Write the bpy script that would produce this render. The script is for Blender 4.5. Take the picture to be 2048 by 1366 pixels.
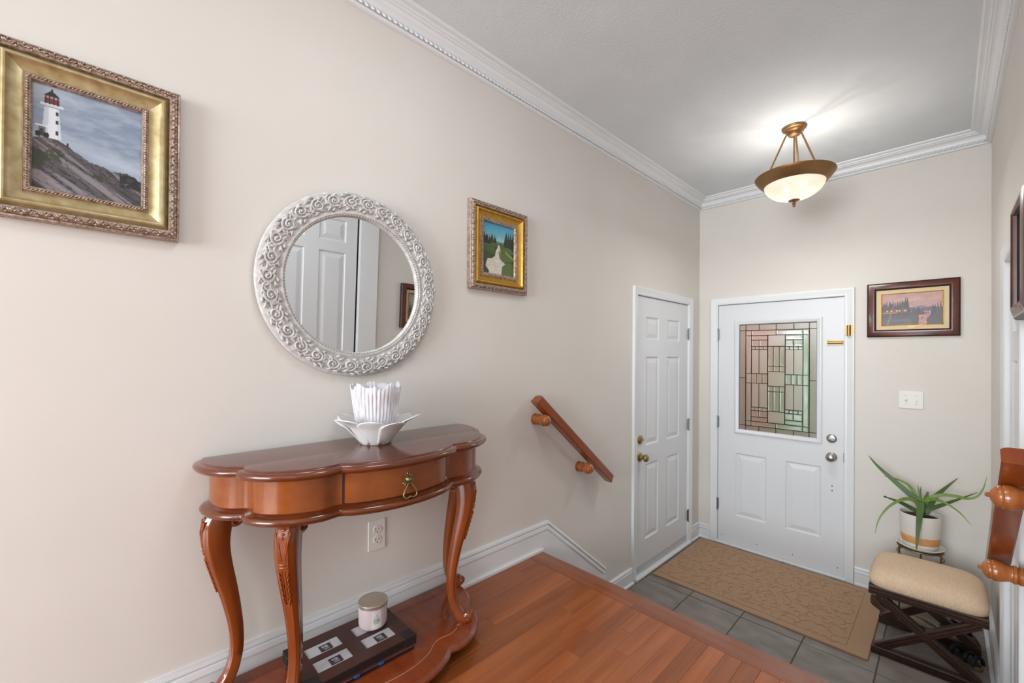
import bpy, bmesh, math, random
import numpy as np
from mathutils import Vector, Matrix

# ---------------------------------------------------------------- camera, world, lights, exposure
SC = bpy.context.scene
COL = SC.collection
for _o in list(bpy.data.objects):
    bpy.data.objects.remove(_o)

R_ = Vector((0.69645866, 0.71755737, 0.00753305)); U_ = Vector((-0.00169075, -0.00885672, 0.99995935)); F_ = Vector((-0.71759492, 0.69644309, 0.00495513))
cam_d = bpy.data.cameras.new('camera'); cam = bpy.data.objects.new('camera', cam_d); COL.objects.link(cam)
M_ = Matrix.Identity(4)
for i in range(3):
    M_[i][0] = R_[i]; M_[i][1] = U_[i]; M_[i][2] = -F_[i]
M_[0][3], M_[1][3], M_[2][3] = 1.55712, 0.0, 1.06966
cam.matrix_world = M_
cam_d.sensor_fit = 'HORIZONTAL'; cam_d.sensor_width = 36.0; cam_d.lens = 846.0016 * 36.0 / 2048.0
cam_d.shift_y = (704.594 - 683.0) / 2048.0
cam_d.clip_start = 0.02
SC.camera = cam

SC.view_settings.view_transform = 'Standard'; SC.view_settings.look = 'None'
SC.view_settings.exposure = 0.12; SC.view_settings.gamma = 1.0
SC.view_settings.use_curve_mapping = False

wd = bpy.data.worlds.new('sky'); SC.world = wd; wd.use_nodes = True
bg = wd.node_tree.nodes['Background']; bg.inputs[0].default_value = (0.80, 0.90, 1.0, 1); bg.inputs[1].default_value = 2.2

def area(name, loc, target, sx, sy, power, col):
    l = bpy.data.lights.new(name, 'AREA'); l.shape = 'RECTANGLE'; l.size = sx; l.size_y = sy; l.energy = power; l.color = col
    o = bpy.data.objects.new(name, l); COL.objects.link(o); o.location = loc
    d = Vector(target) - Vector(loc); o.rotation_euler = d.to_track_quat('-Z', 'Y').to_euler()
    return o
# unseen area lights added at the windows behind the camera, as soft fill
area('rear_fill_light', (1.2, -3.85, 1.35), (0.9, 3.0, 1.0), 2.0, 1.7, 186, (0.90, 0.965, 1.0))
area('side_fill_light', (3.9, -2.2, 1.35), (0.0, 0.6, 1.0), 2.0, 1.5, 5, (0.90, 0.965, 1.0))
# unseen fill light added under the landing ceiling to brighten the left wall
area('landing_fill_light', (1.05, 0.72, 2.43), (0.85, 1.0, 0.0), 0.45, 0.45, 7.5, (0.92, 0.97, 1.0))

def point(name, loc, power, col, r):
    l = bpy.data.lights.new(name, 'POINT'); l.energy = power; l.color = col; l.shadow_soft_size = r
    o = bpy.data.objects.new(name, l); COL.objects.link(o); o.location = loc
    return o

# ---------------------------------------------------------------- constants (metres; upper floor is z = 0)
D = 3.857; W = 1.740; CZ = 2.458; FZ = -0.540; PI = math.pi
LX, LY = 0.907, 3.0                       # axis of the ceiling lamp
def LW(a, b, h): return (h, a, b)          # on the left wall: along y, height, out of the wall
def FW(a, b, h): return (a, D - h, b)      # on the far wall: along x
def RW(a, b, h): return (W - h, a, b)      # on the right wall: along y

# ---------------------------------------------------------------- mesh helpers
ORG = {}
class MB:
    def __init__(s): s.v = []; s.f = []
    def add(s, vs, fs):
        n = len(s.v); s.v += [tuple(p) for p in vs]; s.f += [tuple(n + i for i in f) for f in fs]; return s
    def box(s, x0, y0, z0, x1, y1, z1):
        v = [(x0,y0,z0),(x1,y0,z0),(x1,y1,z0),(x0,y1,z0),(x0,y0,z1),(x1,y0,z1),(x1,y1,z1),(x0,y1,z1)]
        return s.add(v, [(0,3,2,1),(4,5,6,7),(0,1,5,4),(1,2,6,5),(2,3,7,6),(3,0,4,7)])
    def mbox(s, fn, a0, b0, h0, a1, b1, h1):
        v = [fn(a,b,h) for a,b,h in ((a0,b0,h0),(a1,b0,h0),(a1,b1,h0),(a0,b1,h0),(a0,b0,h1),(a1,b0,h1),(a1,b1,h1),(a0,b1,h1))]
        return s.add(v, [(0,3,2,1),(4,5,6,7),(0,1,5,4),(1,2,6,5),(2,3,7,6),(3,0,4,7)])
    def obox(s, c, ax, ay, az):            # oriented box: centre and three half-extent vectors
        c = Vector(c); ax = Vector(ax); ay = Vector(ay); az = Vector(az)
        v = [c+ax*i+ay*j+az*k for k in (-1,1) for i,j in ((-1,-1),(1,-1),(1,1),(-1,1))]
        return s.add(v, [(0,3,2,1),(4,5,6,7),(0,1,5,4),(1,2,6,5),(2,3,7,6),(3,0,4,7)])
    def rings(s, rings, closed=True, cap0=True, cap1=True):
        n = len(rings[0]); vs = [p for r in rings for p in r]; fs = []
        for i in range(len(rings) - 1):
            for j in range(n if closed else n - 1):
                k = (j + 1) % n
                fs.append((i*n+j, i*n+k, (i+1)*n+k, (i+1)*n+j))
        if closed and cap0: fs.append(tuple(range(n))[::-1])
        if closed and cap1: fs.append(tuple((len(rings)-1)*n + j for j in range(n)))
        return s.add(vs, fs)
    def lathe(s, prof, o, axis=(0,0,1), n=32, cap=True):
        ax = Vector(axis).normalized(); t = Vector((1,0,0)) if abs(ax.x) < .9 else Vector((0,1,0))
        e1 = ax.cross(t).normalized(); e2 = ax.cross(e1); o = Vector(o)
        rs = [[o + ax*h + (e1*math.cos(2*PI*k/n) + e2*math.sin(2*PI*k/n))*r for k in range(n)] for r, h in prof]
        return s.rings(rs, True, cap, cap)
    def lathe_closed(s, prof, o, axis, n=64):   # ring whose profile is a closed loop
        return s.lathe(list(prof) + [prof[0]], o, axis, n, cap=False)
    def tube(s, pts, r, n=8, flat=None):
        P = [Vector(p) for p in pts]; rs = []
        rr = r if isinstance(r, (list, tuple)) else [r]*len(P)
        nrm = None
        for i, p in enumerate(P):
            t = (P[min(i+1,len(P)-1)] - P[max(i-1,0)]).normalized()
            if nrm is None:
                a = Vector((0,0,1)) if abs(t.z) < .9 else Vector((1,0,0))
                nrm = t.cross(a).normalized()
            nrm = (nrm - t*nrm.dot(t)).normalized(); b = t.cross(nrm)
            rs.append([p + (nrm*math.cos(2*PI*k/n) + b*math.sin(2*PI*k/n))*rr[i] for k in range(n)])
        return s.rings(rs)
    def ell(s, c, ax, ay, az, nu=8, nv=5):   # ellipsoid from three semi-axis vectors
        c = Vector(c); ax = Vector(ax); ay = Vector(ay); az = Vector(az); rs = []
        for i in range(nv + 1):
            ph = -PI/2 + PI*(.04 + .92*i/nv)
            rs.append([c + (ax*math.cos(2*PI*k/nu) + ay*math.sin(2*PI*k/nu))*math.cos(ph) + az*math.sin(ph) for k in range(nu)])
        return s.rings(rs)
    def prism(s, poly, fn, h0, h1):          # polygon in wall coordinates (a, b), thick from h0 to h1
        n = len(poly); v = [fn(a,b,h0) for a,b in poly] + [fn(a,b,h1) for a,b in poly]
        return s.add(v, [tuple(range(n))[::-1], tuple(range(n, 2*n))] + [(i,(i+1)%n,n+(i+1)%n,n+i) for i in range(n)])
    def frame(s, fn, a0, b0, a1, b1, prof):   # mitred rectangular moulding, prof = closed loop of (inward, out)
        rs = []
        for d, h in prof:
            rs.append([fn(a0+d,b0+d,h), fn(a1-d,b0+d,h), fn(a1-d,b1-d,h), fn(a0+d,b1-d,h)])
        rs.append(rs[0]); return s.rings(rs, True, False, False)
    def sweep(s, fn, path, prof):             # open path in wall plane; prof = closed loop of (left-normal offset, out)
        n = len(path); offs = []
        for i in range(n):
            d0 = Vector(path[i]) - Vector(path[i-1]) if i else None
            d1 = Vector(path[i+1]) - Vector(path[i]) if i < n-1 else None
            a = (d0 or d1).normalized(); b = (d1 or d0).normalized()
            na = Vector((-a.y, a.x)); nb = Vector((-b.y, b.x)); m = (na + nb); m = m / (1 + na.dot(nb))
            offs.append(m)
        rs = [[fn(path[i][0] + offs[i].x*q, path[i][1] + offs[i].y*q, h) for q, h in prof] for i in range(n)]
        return s.rings(rs)

def obj(name, mb, mat, parent=None, loc=None, smooth=40, bevel=0.0, seg=1, solid=0.0, sub=0):
    me = bpy.data.meshes.new(name)
    o = bpy.data.objects.new(name, me); COL.objects.link(o)
    org = ORG.get(parent.name) if parent else None
    if org is None: org = Vector(loc) if loc is not None else Vector((0, 0, 0))
    me.from_pydata([(p[0]-org[0], p[1]-org[1], p[2]-org[2]) for p in mb.v], [], mb.f)
    bm = bmesh.new(); bm.from_mesh(me)
    bmesh.ops.remove_doubles(bm, verts=bm.verts, dist=1e-6)
    bmesh.ops.recalc_face_normals(bm, faces=bm.faces)
    if bevel > 0:
        es = [e for e in bm.edges if len(e.link_faces) == 2 and e.calc_face_angle(0) > .6]
        bmesh.ops.bevel(bm, geom=es, offset=bevel, segments=seg, affect='EDGES', profile=.5)
    bm.to_mesh(me); bm.free()
    if smooth:
        me.shade_smooth() if hasattr(me, 'shade_smooth') else None
        me.set_sharp_from_angle(angle=math.radians(smooth))
    if mat: me.materials.append(mat)
    if solid:
        m = o.modifiers.new('thick', 'SOLIDIFY'); m.thickness = solid; m.offset = 0
    if sub:
        m = o.modifiers.new('sub', 'SUBSURF'); m.levels = sub; m.render_levels = sub
    if parent: o.parent = parent
    else: o.location = org
    ORG[o.name] = org
    return o
def tag(o, label=None, cat=None, group=None, kind=None):
    if label: o['label'] = label
    if cat: o['category'] = cat
    if group: o['group'] = group
    if kind: o['kind'] = kind
    return o
def thing(name, loc, label, cat, group=None, kind=None):
    o = bpy.data.objects.new(name, None); COL.objects.link(o); o.location = loc; o.empty_display_size = .05
    ORG[o.name] = Vector(loc); return tag(o, label, cat, group, kind)
def part(o, label): o['label'] = label; return o

# ---------------------------------------------------------------- materials
def lin(c):
    c = [x/255.0 for x in c]
    return tuple(x/12.92 if x <= .04045 else ((x+.055)/1.055)**2.4 for x in c)
def mat(name, c, rough=.5, metal=0.0, c2=None, scale=(20,20,20), bump=0.0, bscale=None, coat=0.0, detail=4, spec=.5, rnd=0.0, lo=.3, hi=.7, dist=0.002, trans=0.0, ior=1.45, alpha=1.0, sss=0.0):
    m = bpy.data.materials.new(name); m.use_nodes = True; nt = m.node_tree; N = nt.nodes; L = nt.links
    b = N['Principled BSDF']; A = lin(c)
    b.inputs['Base Color'].default_value = (*A, 1); b.inputs['Roughness'].default_value = rough; b.inputs['Metallic'].default_value = metal
    b.inputs['Specular IOR Level'].default_value = spec; b.inputs['Coat Weight'].default_value = coat; b.inputs['Coat Roughness'].default_value = .12
    b.inputs['Transmission Weight'].default_value = trans; b.inputs['IOR'].default_value = ior
    tc = None
    def coords(sc):
        nonlocal tc
        tc = tc or N.new('ShaderNodeTexCoord'); mp = N.new('ShaderNodeMapping'); mp.inputs['Scale'].default_value = sc
        L.new(tc.outputs['Object'], mp.inputs['Vector'])
        if rnd:
            oi = N.new('ShaderNodeObjectInfo'); vm = N.new('ShaderNodeVectorMath'); vm.operation = 'SCALE'; vm.inputs[0].default_value = (37.1, 91.7, 13.3)
            L.new(oi.outputs['Random'], vm.inputs['Scale']); ad = N.new('ShaderNodeVectorMath'); ad.operation = 'ADD'
            L.new(mp.outputs[0], ad.inputs[0]); L.new(vm.outputs[0], ad.inputs[1]); return ad.outputs[0]
        return mp.outputs[0]
    if c2 is not None:
        nz = N.new('ShaderNodeTexNoise'); nz.inputs['Scale'].default_value = 1.0; nz.inputs['Detail'].default_value = detail
        L.new(coords(scale), nz.inputs['Vector'])
        rp = N.new('ShaderNodeValToRGB'); rp.color_ramp.elements[0].position = lo; rp.color_ramp.elements[1].position = hi
        rp.color_ramp.elements[0].color = (*A, 1); rp.color_ramp.elements[1].color = (*lin(c2), 1)
        L.new(nz.outputs['Fac'], rp.inputs[0]); out = rp.outputs[0]
        if rnd:
            oi = N.new('ShaderNodeObjectInfo'); mr = N.new('ShaderNodeMapRange'); mr.inputs['To Min'].default_value = 1 - rnd; mr.inputs['To Max'].default_value = 1 + rnd
            L.new(oi.outputs['Random'], mr.inputs[0]); hs = N.new('ShaderNodeHueSaturation'); L.new(mr.outputs[0], hs.inputs['Value']); L.new(out, hs.inputs['Color']); out = hs.outputs[0]
        L.new(out, b.inputs['Base Color'])
    if bump:
        nz = N.new('ShaderNodeTexNoise'); nz.inputs['Scale'].default_value = 1.0; nz.inputs['Detail'].default_value = 3
        L.new(coords(bscale or scale), nz.inputs['Vector'])
        bp = N.new('ShaderNodeBump'); bp.inputs['Strength'].default_value = bump; bp.inputs['Distance'].default_value = dist
        L.new(nz.outputs['Fac'], bp.inputs['Height']); L.new(bp.outputs[0], b.inputs['Normal'])
        if coat: L.new(bp.outputs[0], b.inputs['Coat Normal'])
    return m
def emis(m, c, strength):
    b = m.node_tree.nodes['Principled BSDF']; b.inputs['Emission Color'].default_value = (*lin(c), 1); b.inputs['Emission Strength'].default_value = strength; return m
def vcol_mat(name, rough=.4):
    m = bpy.data.materials.new(name); m.use_nodes = True; nt = m.node_tree
    a = nt.nodes.new('ShaderNodeAttribute'); a.attribute_name = 'print'
    b = nt.nodes['Principled BSDF']; nt.links.new(a.outputs['Color'], b.inputs['Base Color']); b.inputs['Roughness'].default_value = rough
    return m
P = {}
P['wall'] = mat('wall_paint', (224,219,213), .7, c2=(221,216,209), scale=(3,3,3), bump=.08, bscale=(160,160,160), dist=.0006)
P['ceil'] = mat('ceiling_paint', (226,232,236), .85, c2=(221,227,231), scale=(4,4,4), bump=.5, bscale=(110,110,110), dist=.002)
P['trim'] = mat('trim_paint', (232,234,236), .32)
P['door'] = mat('door_paint', (224,226,229), .35, bump=.03, bscale=(90,90,90), dist=.0005)
P['dark'] = mat('dark_gap', (20,20,20), .9)
P['wood_top'] = mat('table_top_wood', (82,38,26), .22, c2=(100,48,31), scale=(3,40,6), coat=.5)
P['wood_edge'] = mat('table_edge_wood', (88,39,15), .18, c2=(108,51,21), scale=(9,9,40), coat=.6)
P['wood_apron'] = mat('table_apron_wood', (150,80,22), .25, c2=(122,56,14), scale=(7,7,12), coat=.4)
P['wood_leg'] = mat('table_leg_wood', (114,52,16), .2, c2=(134,64,22), scale=(30,30,5), coat=.6)
P['wood_carve'] = mat('carved_wood', (152,74,26), .3, c2=(120,54,18), scale=(60,60,60), coat=.3)
P['inlay'] = mat('inlay_strip', (196,136,92), .35)
P['floorwood'] = mat('floor_planks', (138,72,34), .22, c2=(166,95,50), scale=(26,1.6,10), rnd=.17, coat=.25, detail=6)
P['floorborder'] = mat('floor_border', (130,66,32), .22, c2=(152,84,44), scale=(1.6,26,10), rnd=.1, coat=.25, detail=6)
P['tile'] = mat('slate_tile', (122,114,107), .42, c2=(150,141,134), scale=(7,11,7), rnd=.07, bump=.25, bscale=(22,22,22), detail=8, lo=.35, hi=.7)
P['grout'] = mat('grout', (92,82,72), .9)
P['mat'] = mat('doormat_weave', (184,152,122), .95, c2=(168,136,108), scale=(300,300,300), bump=.5, bscale=(420,420,420), dist=.002)
P['mat_line'] = mat('doormat_relief', (158,126,98), .95, bump=.5, bscale=(420,420,420))
P['gold'] = mat('gilt', (204,190,150), .36, .5, c2=(172,152,106), scale=(40,40,40), bump=.15, bscale=(70,70,70))
P['gold2'] = mat('bright_gilt', (206,162,72), .36, .55, c2=(184,138,56), scale=(40,40,40), bump=.15, bscale=(70,70,70))
P['bronze_frame'] = mat('aged_bronze_leaf', (200,180,164), .38, .45, c2=(126,102,88), scale=(120,120,120))
P['mirror'] = mat('mirror_glass', (236,238,238), .0, 1.0)
P['whitewash'] = mat('whitewashed_plaster', (212,210,208), .6, c2=(184,181,178), scale=(50,50,50))
P['bronze'] = mat('antique_bronze', (146,112,74), .38, .75)
P['chrome'] = mat('satin_nickel', (176,174,170), .28, .95)
P['brass'] = mat('polished_brass', (164,138,92), .42, 1.0)
P['steel'] = mat('hinge_steel', (150,152,154), .35, .9)
P['antique'] = mat('antique_brass', (140,124,88), .32, .85)
P['plastic'] = mat('white_plastic', (232,229,224), .4)
P['black'] = mat('black_slot', (14,13,12), .7)
P['oak'] = mat('stained_oak', (176,106,52), .24, c2=(146,78,34), scale=(60,12,12), coat=.4)
P['rail_dark'] = mat('handrail_stain', (128,58,24), .22, c2=(146,70,30), scale=(40,8,8), coat=.4)
P['linen'] = mat('linen_fabric', (222,197,168), .95, c2=(206,178,148), scale=(260,60,60), bump=.35, bscale=(500,500,500), dist=.001)
P['espresso'] = mat('espresso_wood', (50,31,22), .42, c2=(66,43,31), scale=(10,60,60))
P['pot'] = mat('white_glaze', (222,216,208), .35, bump=.5, bscale=(70,70,70), dist=.003)
P['peach'] = mat('raw_clay_band', (216,164,112), .75, c2=(206,150,98), scale=(30,30,30))
P['soil'] = mat('potting_soil', (52,40,32), .95, bump=.6, bscale=(120,120,120))
P['leaf'] = mat('aloe_skin', (78,106,46), .42, c2=(52,78,36), scale=(10,10,8))
P['leafy'] = mat('aloe_heart', (120,148,58), .42, c2=(86,116,46), scale=(12,12,10))
P['album'] = mat('album_brown', (62,34,30), .4, c2=(70,40,34), scale=(8,8,8))
P['album_dark'] = mat('album_leatherette', (33,29,29), .5, bump=.1, bscale=(300,300,300))
P['photo_card'] = mat('insert_card', (192,192,196), .35)
P['pinkwax'] = mat('pink_candle_glass', (212,194,197), .18)
P['rosegold'] = mat('candle_lid', (196,186,174), .3, .75, c2=(200,190,178), scale=(20,20,20))
P['label'] = mat('label_paper', (228,224,224), .6)
P['ink'] = mat('ink', (30,28,30), .8)
P['greyink'] = mat('grey_ink', (150,146,150), .8)
P['blue'] = mat('blue_tab', (40,110,200), .5)
P['pinkedge'] = mat('pink_edge', (150,82,92), .6)
# ---------------------------------------------------------------- room shell
def struct(o, label, cat): return tag(o, label, cat, None, 'structure')
def rects(mb, fn, a0, a1, b0, b1, holes, h0, h1):
    A = sorted({a0, a1, *[q for h in holes for q in h[:2]]}); B = sorted({b0, b1, *[q for h in holes for q in h[2:]]})
    for i in range(len(A)-1):
        for j in range(len(B)-1):
            ca = (A[i]+A[i+1])/2; cb = (B[j]+B[j+1])/2
            if any(h[0] < ca < h[1] and h[2] < cb < h[3] for h in holes): continue
            mb.mbox(fn, A[i], B[j], h0, A[i+1], B[j+1], h1)
    return mb
D1 = (0.162, 1.038, FZ, 1.511)      # front door opening on the far wall
D2 = (2.756, 3.626, FZ, 1.508)      # left wall door opening
D3 = (2.215, 2.835, FZ, 1.49)       # closet opening on the right wall, foyer level
D4 = (0.735, 1.452, 0.0, 2.10)      # closet opening on the right wall, upper level
RY = -4.0
struct(obj('wall_left', rects(MB(), LW, RY, D, FZ-.1, CZ, [D2], -.12, 0), P['wall'], smooth=0), 'warm white painted wall on the left with mirror and pictures', 'wall')
struct(obj('wall_far', rects(MB(), FW, 0, W, FZ-.1, CZ, [D1], -.12, 0), P['wall'], smooth=0), 'short warm white wall holding the front door', 'wall')
struct(obj('wall_right', rects(MB(), RW, -.6, D, FZ-.1, CZ, [D3, D4], -.12, 0), P['wall'], smooth=0), 'warm white painted wall at the right edge', 'wall')
struct(obj('wall_rear', rects(MB(), lambda a,b,h: (a, RY+h, b), 0, 4.0, -.1, CZ, [(.2, 2.6, .45, 2.15)], -.12, 0), P['wall'], smooth=0), 'wall behind the camera with a wide window', 'wall')
for q_, z_ in ((1.322, 1.110), (1.338, 1.075)): obj('nail_hole', MB().lathe([(.0022,.0001),(.0012,.0004),(.0003,.0004)], FW(q_, z_, 0), (0,-1,0), 8), P['antique'], bpy.data.objects['wall_far'], smooth=0)
m = rects(MB(), lambda a,b,h: (4.0-h, a, b), RY, -.6, -.1, CZ, [(-3.2, -1.1, .5, 2.1)], -.12, 0)
m.box(W+.12, -.6, -.1, 4.0, -.48, CZ)
struct(obj('wall_hall', m, P['wall'], smooth=0), 'walls of the room to the right behind the camera', 'wall')
m = MB(); m.box(-.12, RY-.12, CZ, W+.12, D+.12, CZ+.1); m.box(W+.12, RY-.12, CZ, 4.12, -.48, CZ+.1)
struct(obj('ceiling', m, P['ceil'], smooth=0), 'pale grey stippled ceiling', 'ceiling')
for nm, fn, hole in (('window_1', lambda a,b,h: (a, RY+h, b), (.2, 2.6, .45, 2.15)), ('window_2', lambda a,b,h: (4.0-h, a, b), (-3.2, -1.1, .5, 2.1))):
    a0, a1, b0, b1 = hole
    wn = obj(nm, MB().frame(fn, a0, b0, a1, b1, [(0,-.08),(0,.015),(.06,.015),(.06,-.08)]), P['trim'], smooth=0)
    struct(wn, 'white framed window behind the camera', 'window')
    m = MB(); k = 3
    for i in range(1, k): x = a0 + (a1-a0)*i/k; m.mbox(fn, x-.02, b0+.06, -.05, x+.02, b1-.06, -.01)
    obj('mullion', m, P['trim'], wn, smooth=0)
    obj('pane', MB().mbox(fn, a0+.05, b0+.05, -.035, a1-.05, b1-.05, -.029), mat('window_glass', (245,248,250), .02, trans=1.0), wn, smooth=0)

# upper floor: sub-floor, strip planks, border board with nosing
fl = obj('floor', MB().box(0, RY, -.20, W, 1.70, -.012).box(W, RY, -.20, 4.0, -.6, -.012), P['floorwood'], smooth=0)
struct(fl, 'glossy reddish brown strip wood floor of the upper landing', 'floor')
random.seed(4)
rows = 31; x0r = -.034
for i in range(rows):
    xa = max(.001, x0r + .0575*i); xb = min(W-.001, x0r + .0575*(i+1))
    if xb - xa < .01: continue
    y = 1.6215; first = True
    while y > -.75:
        ln = random.uniform(.35, 1.05) * (random.uniform(.2, 1) if first else 1); first = False
        y2 = max(y - ln, -.75)
        obj('plank', MB().box(xa, y2, -.012, xb, y, 0.0), P['floorwood'], fl, smooth=0, bevel=.0011); y = y2
m = MB()
for i in range(rows): m.box(max(.001, x0r+.0575*i)+.0004, RY+.01, -.012, min(W-.001, x0r+.0575*(i+1))-.0004, -.7515, -.0003)
for i in range(38): m.box(W+.01+.0575*i, RY+.01, -.012, W+.0665+.0575*i, -.62, -.0003)
tag(obj('planks', m, P['floorwood'], fl, smooth=0), kind='stuff')
for xa, xb in ((.001, .62), (.6205, 1.27), (1.2705, W-.001)):
    n = [(1.6225, -.012), (1.6225, 0), (1.725, 0), (1.732, -.002), (1.7365, -.008), (1.7375, -.014), (1.7355, -.021), (1.728, -.026), (1.70, -.027), (1.70, -.012)]
    obj('plank', MB().prism(n, lambda a,b,h: (h, a, b), xa, xb), P['floorborder'], fl, smooth=30)
st = MB(); 
for k in range(3):
    y = 1.705 + .255*k; z1 = -.027 - .18*k; z0 = -.18*(k+1)
    st.box(.014, y-.02, z0, W-.002, y, z1)
stx = obj('stairs', st, P['trim'], smooth=0); struct(stx, 'three white risers stepping down to the tiled foyer', 'stairs')
for k in (1, 2):
    obj('tread', MB().box(.014, 1.705+.255*(k-1), -.18*k-.027, W-.002, 1.705+.255*k+.03, -.18*k), P['floorborder'], stx, smooth=0, bevel=.006, seg=2)

# foyer tiles
ff = obj('floor', MB().box(0, 2.19, FZ-.1, W, D, FZ-.003), P['grout'], smooth=0)
struct(ff, 'grey slate look tile floor of the foyer', 'floor')
XE = [.0, .030, .3485, .667, .9855, 1.304, 1.6225, W]; YE = [2.22, 2.527, 2.845, 3.163, 3.481, 3.799, D]
for i in range(len(XE)-1):
    for j in range(len(YE)-1):
        g = .0028; t = random.uniform(-.0006, .0004)
        obj('tile', MB().box(XE[i]+g, YE[j]+g, FZ-.010, XE[i+1]-g, YE[j+1]-g, FZ+t), P['tile'], ff, smooth=0, bevel=.0015)

# crown moulding with rope twist
prof = [(0,.087),(.012,.087),(.017,.084),(.019,.079),(.017,.074),(.012,.071),(.009,.069),(.009,.066),(.017,.060),(.019,.0565),(.022,.055),(.024,.046),(.030,.037),(.039,.031),(.050,.0285),(.0545,.0285),(.0545,.0235),(.058,.022),(.063,.0225),(.067,.020),(.069,.015),(.0675,.0115),(.073,.0105),(.082,.011),(.0865,.008),(.089,.004),(.089,0),(0,0)]
path = [(W, -.6), (W, D), (0, D), (0, RY)]
cr = obj('trim_1', MB().sweep(lambda a,b,h: (a, b, CZ-h), path, prof), P['trim'], smooth=35)
struct(cr, 'white crown moulding with a rope twist running round the ceiling', 'moulding')
m = MB()
def rope(p0, p1, inw, sp=.024):
    p0 = Vector(p0); p1 = Vector(p1); t = (p1-p0).normalized(); n = int((p1-p0).length/sp); inw = Vector(inw)
    up = (Vector((0,0,1))*.8 + inw*-.6).normalized(); out = (inw*.8 + Vector((0,0,-1))*.6).normalized()
    for k in range(n):
        c = p0 + t*(sp*(k+.5)); a = (t*.8 + up*.6).normalized(); b = out.cross(a)
        m.ell(c, a*.0135, b*.0068, out*.0075, 8, 4)
rope((.0175, 3.839, CZ-.0635), (.0175, -1.2, CZ-.0635), (1,0,0))
rope((.0175, 3.8395, CZ-.0635), (W-.0175, 3.8395, CZ-.0635), (0,-1,0))
rope((W-.0175, 3.839, CZ-.0635), (W-.0175, .3, CZ-.0635), (-1,0,0))
tag(obj('rope_twist', m, P['trim'], cr, smooth=60), kind='stuff')

# baseboards
def bprof(H): return [(0,0),(0,.024),(.010,.024),(.015,.014),(.66*H,.014),(.68*H,.009),(.71*H,.017),(.84*H,.014),(.86*H,.006),(.89*H,.006),(.91*H,.0145),(.97*H,.012),(H,.006),(H,0)]
m = MB()
top = [(RY, .147), (1.797, .147), (2.372, -.313)]
m.sweep(LW, top, [(0,0),(0,.006),(-.004,.0125),(-.014,.0150),(-.0165,.006),(-.021,.006),(-.024,.0150),(-.040,.018),(-.0415,.010),(-.0445,.010),(-.047,.0145),(-.0475,0)])
m.prism([(RY, 0), (1.70, 0), (1.70, -.30), (2.0, -.54), (2.372, -.54), (2.372, -.36), (1.797, .105), (RY, .105)], LW, 0, .0135)
m.mbox(LW, RY, 0, 0, 1.742, .012, .027)
struct(obj('baseboard_left', m, P['trim'], smooth=35), 'white baseboard that turns down beside the steps', 'baseboard')
struct(obj('baseboard_left', MB().sweep(LW, [(2.372, FZ), (2.703, FZ)], bprof(.112)), P['trim'], smooth=35), 'short white baseboard between the steps and the side door', 'baseboard')
struct(obj('baseboard_left', MB().sweep(LW, [(3.684, FZ), (D, FZ)], bprof(.124)), P['trim'], smooth=35), 'tiny white baseboard in the far left corner', 'baseboard')
struct(obj('baseboard_far', MB().sweep(FW, [(0, FZ), (.106, FZ)], bprof(.124)), P['trim'], smooth=35), 'small white baseboard left of the front door', 'baseboard')
struct(obj('baseboard_far', MB().sweep(FW, [(1.098, FZ), (W, FZ)], bprof(.124)), P['trim'], smooth=35), 'white baseboard right of the front door', 'baseboard')
struct(obj('baseboard_right', MB().sweep(RW, [(2.905, FZ), (D, FZ)], [(q, h*1.35) for q, h in bprof(.124)]), P['trim'], smooth=35), 'white baseboard on the right wall behind the stool', 'baseboard')

# ---------------------------------------------------------------- doors
CAS = [(0,0),(0,.010),(.006,.013),(.014,.0115),(.018,.014),(.040,.017),(.046,.020),(.054,.020),(.057,.016),(.057,0)]
def casing(fn, par, a0, a1, b0, b1, w=.057):
    k = w/.057
    # path runs up the left side, across and down the right side; the profile offset points away from the opening
    obj('door_casing', MB().sweep(fn, [(a0, b0), (a0, b1), (a1, b1), (a1, b0)], [(q*k, h) for q, h in CAS]), P['trim'], par, smooth=35)
def jamb(fn, par, a0, a1, b0, b1):
    m = MB(); m.sweep(fn, [(a0, b0), (a0, b1), (a1, b1), (a1, b0)], [(-.0015,.0085),(-.0005,.0085),(-.0005,-.115),(-.016,-.115),(-.016,-.058),(-.0015,-.058)])
    obj('door_jamb', m, P['trim'], par, smooth=0)
def slab(fn, par, a0, a1, b0, b1, panels, holes=(), h=-.006, t=.044):
    obj('door_slab', rects(MB(), fn, a0, a1, b0, b1, list(panels) + list(holes), h-t, h), P['door'], par, smooth=0)
    for (p0, p1, q0, q1) in panels:
        rs = [[fn(p0+i,q0+i,h+z), fn(p1-i,q0+i,h+z), fn(p1-i,q1-i,h+z), fn(p0+i,q1-i,h+z)] for i, z in ((0,-t),(0,0),(.005,-.007),(.012,-.010),(.018,-.009),(.045,-.0015),(.050,-.001))]
        obj('panel', MB().rings(rs), P['door'], par, smooth=0)
def hinge(fn, par, a, b, s, h=.004):
    m = MB(); m.mbox(fn, a-.011, b-.045, h-.004, a+.011, b+.045, h)
    m.lathe([(.0055,-.048),(.0055,.048)], fn(a, b, h+.004), (0,0,1), 10)
    for k in (-1, 1): m.lathe([(.0075,0),(.0075,.004)], fn(a, b+k*.050-.002, h+.004), (0,0,1), 10)
    obj('hinge', m, P['steel'], par, smooth=40)
OUT = {FW: (0,-1,0), LW: (1,0,0), RW: (-1,0,0)}
def knob(fn, par, a, b, m_, h=-.006, ball=.027, name='door_knob'):
    k = obj(name, MB().lathe([(.0,.0),(.032,.0),(.033,.004),(.029,.009),(.014,.012),(.011,.020),(.012,.030),(.021,.036),(ball,.046),(ball,.054),(ball*.8,.062),(ball*.4,.066),(0.001,.067)], fn(a,b,h), OUT[fn], 28), m_, par, smooth=50)
    return k
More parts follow.
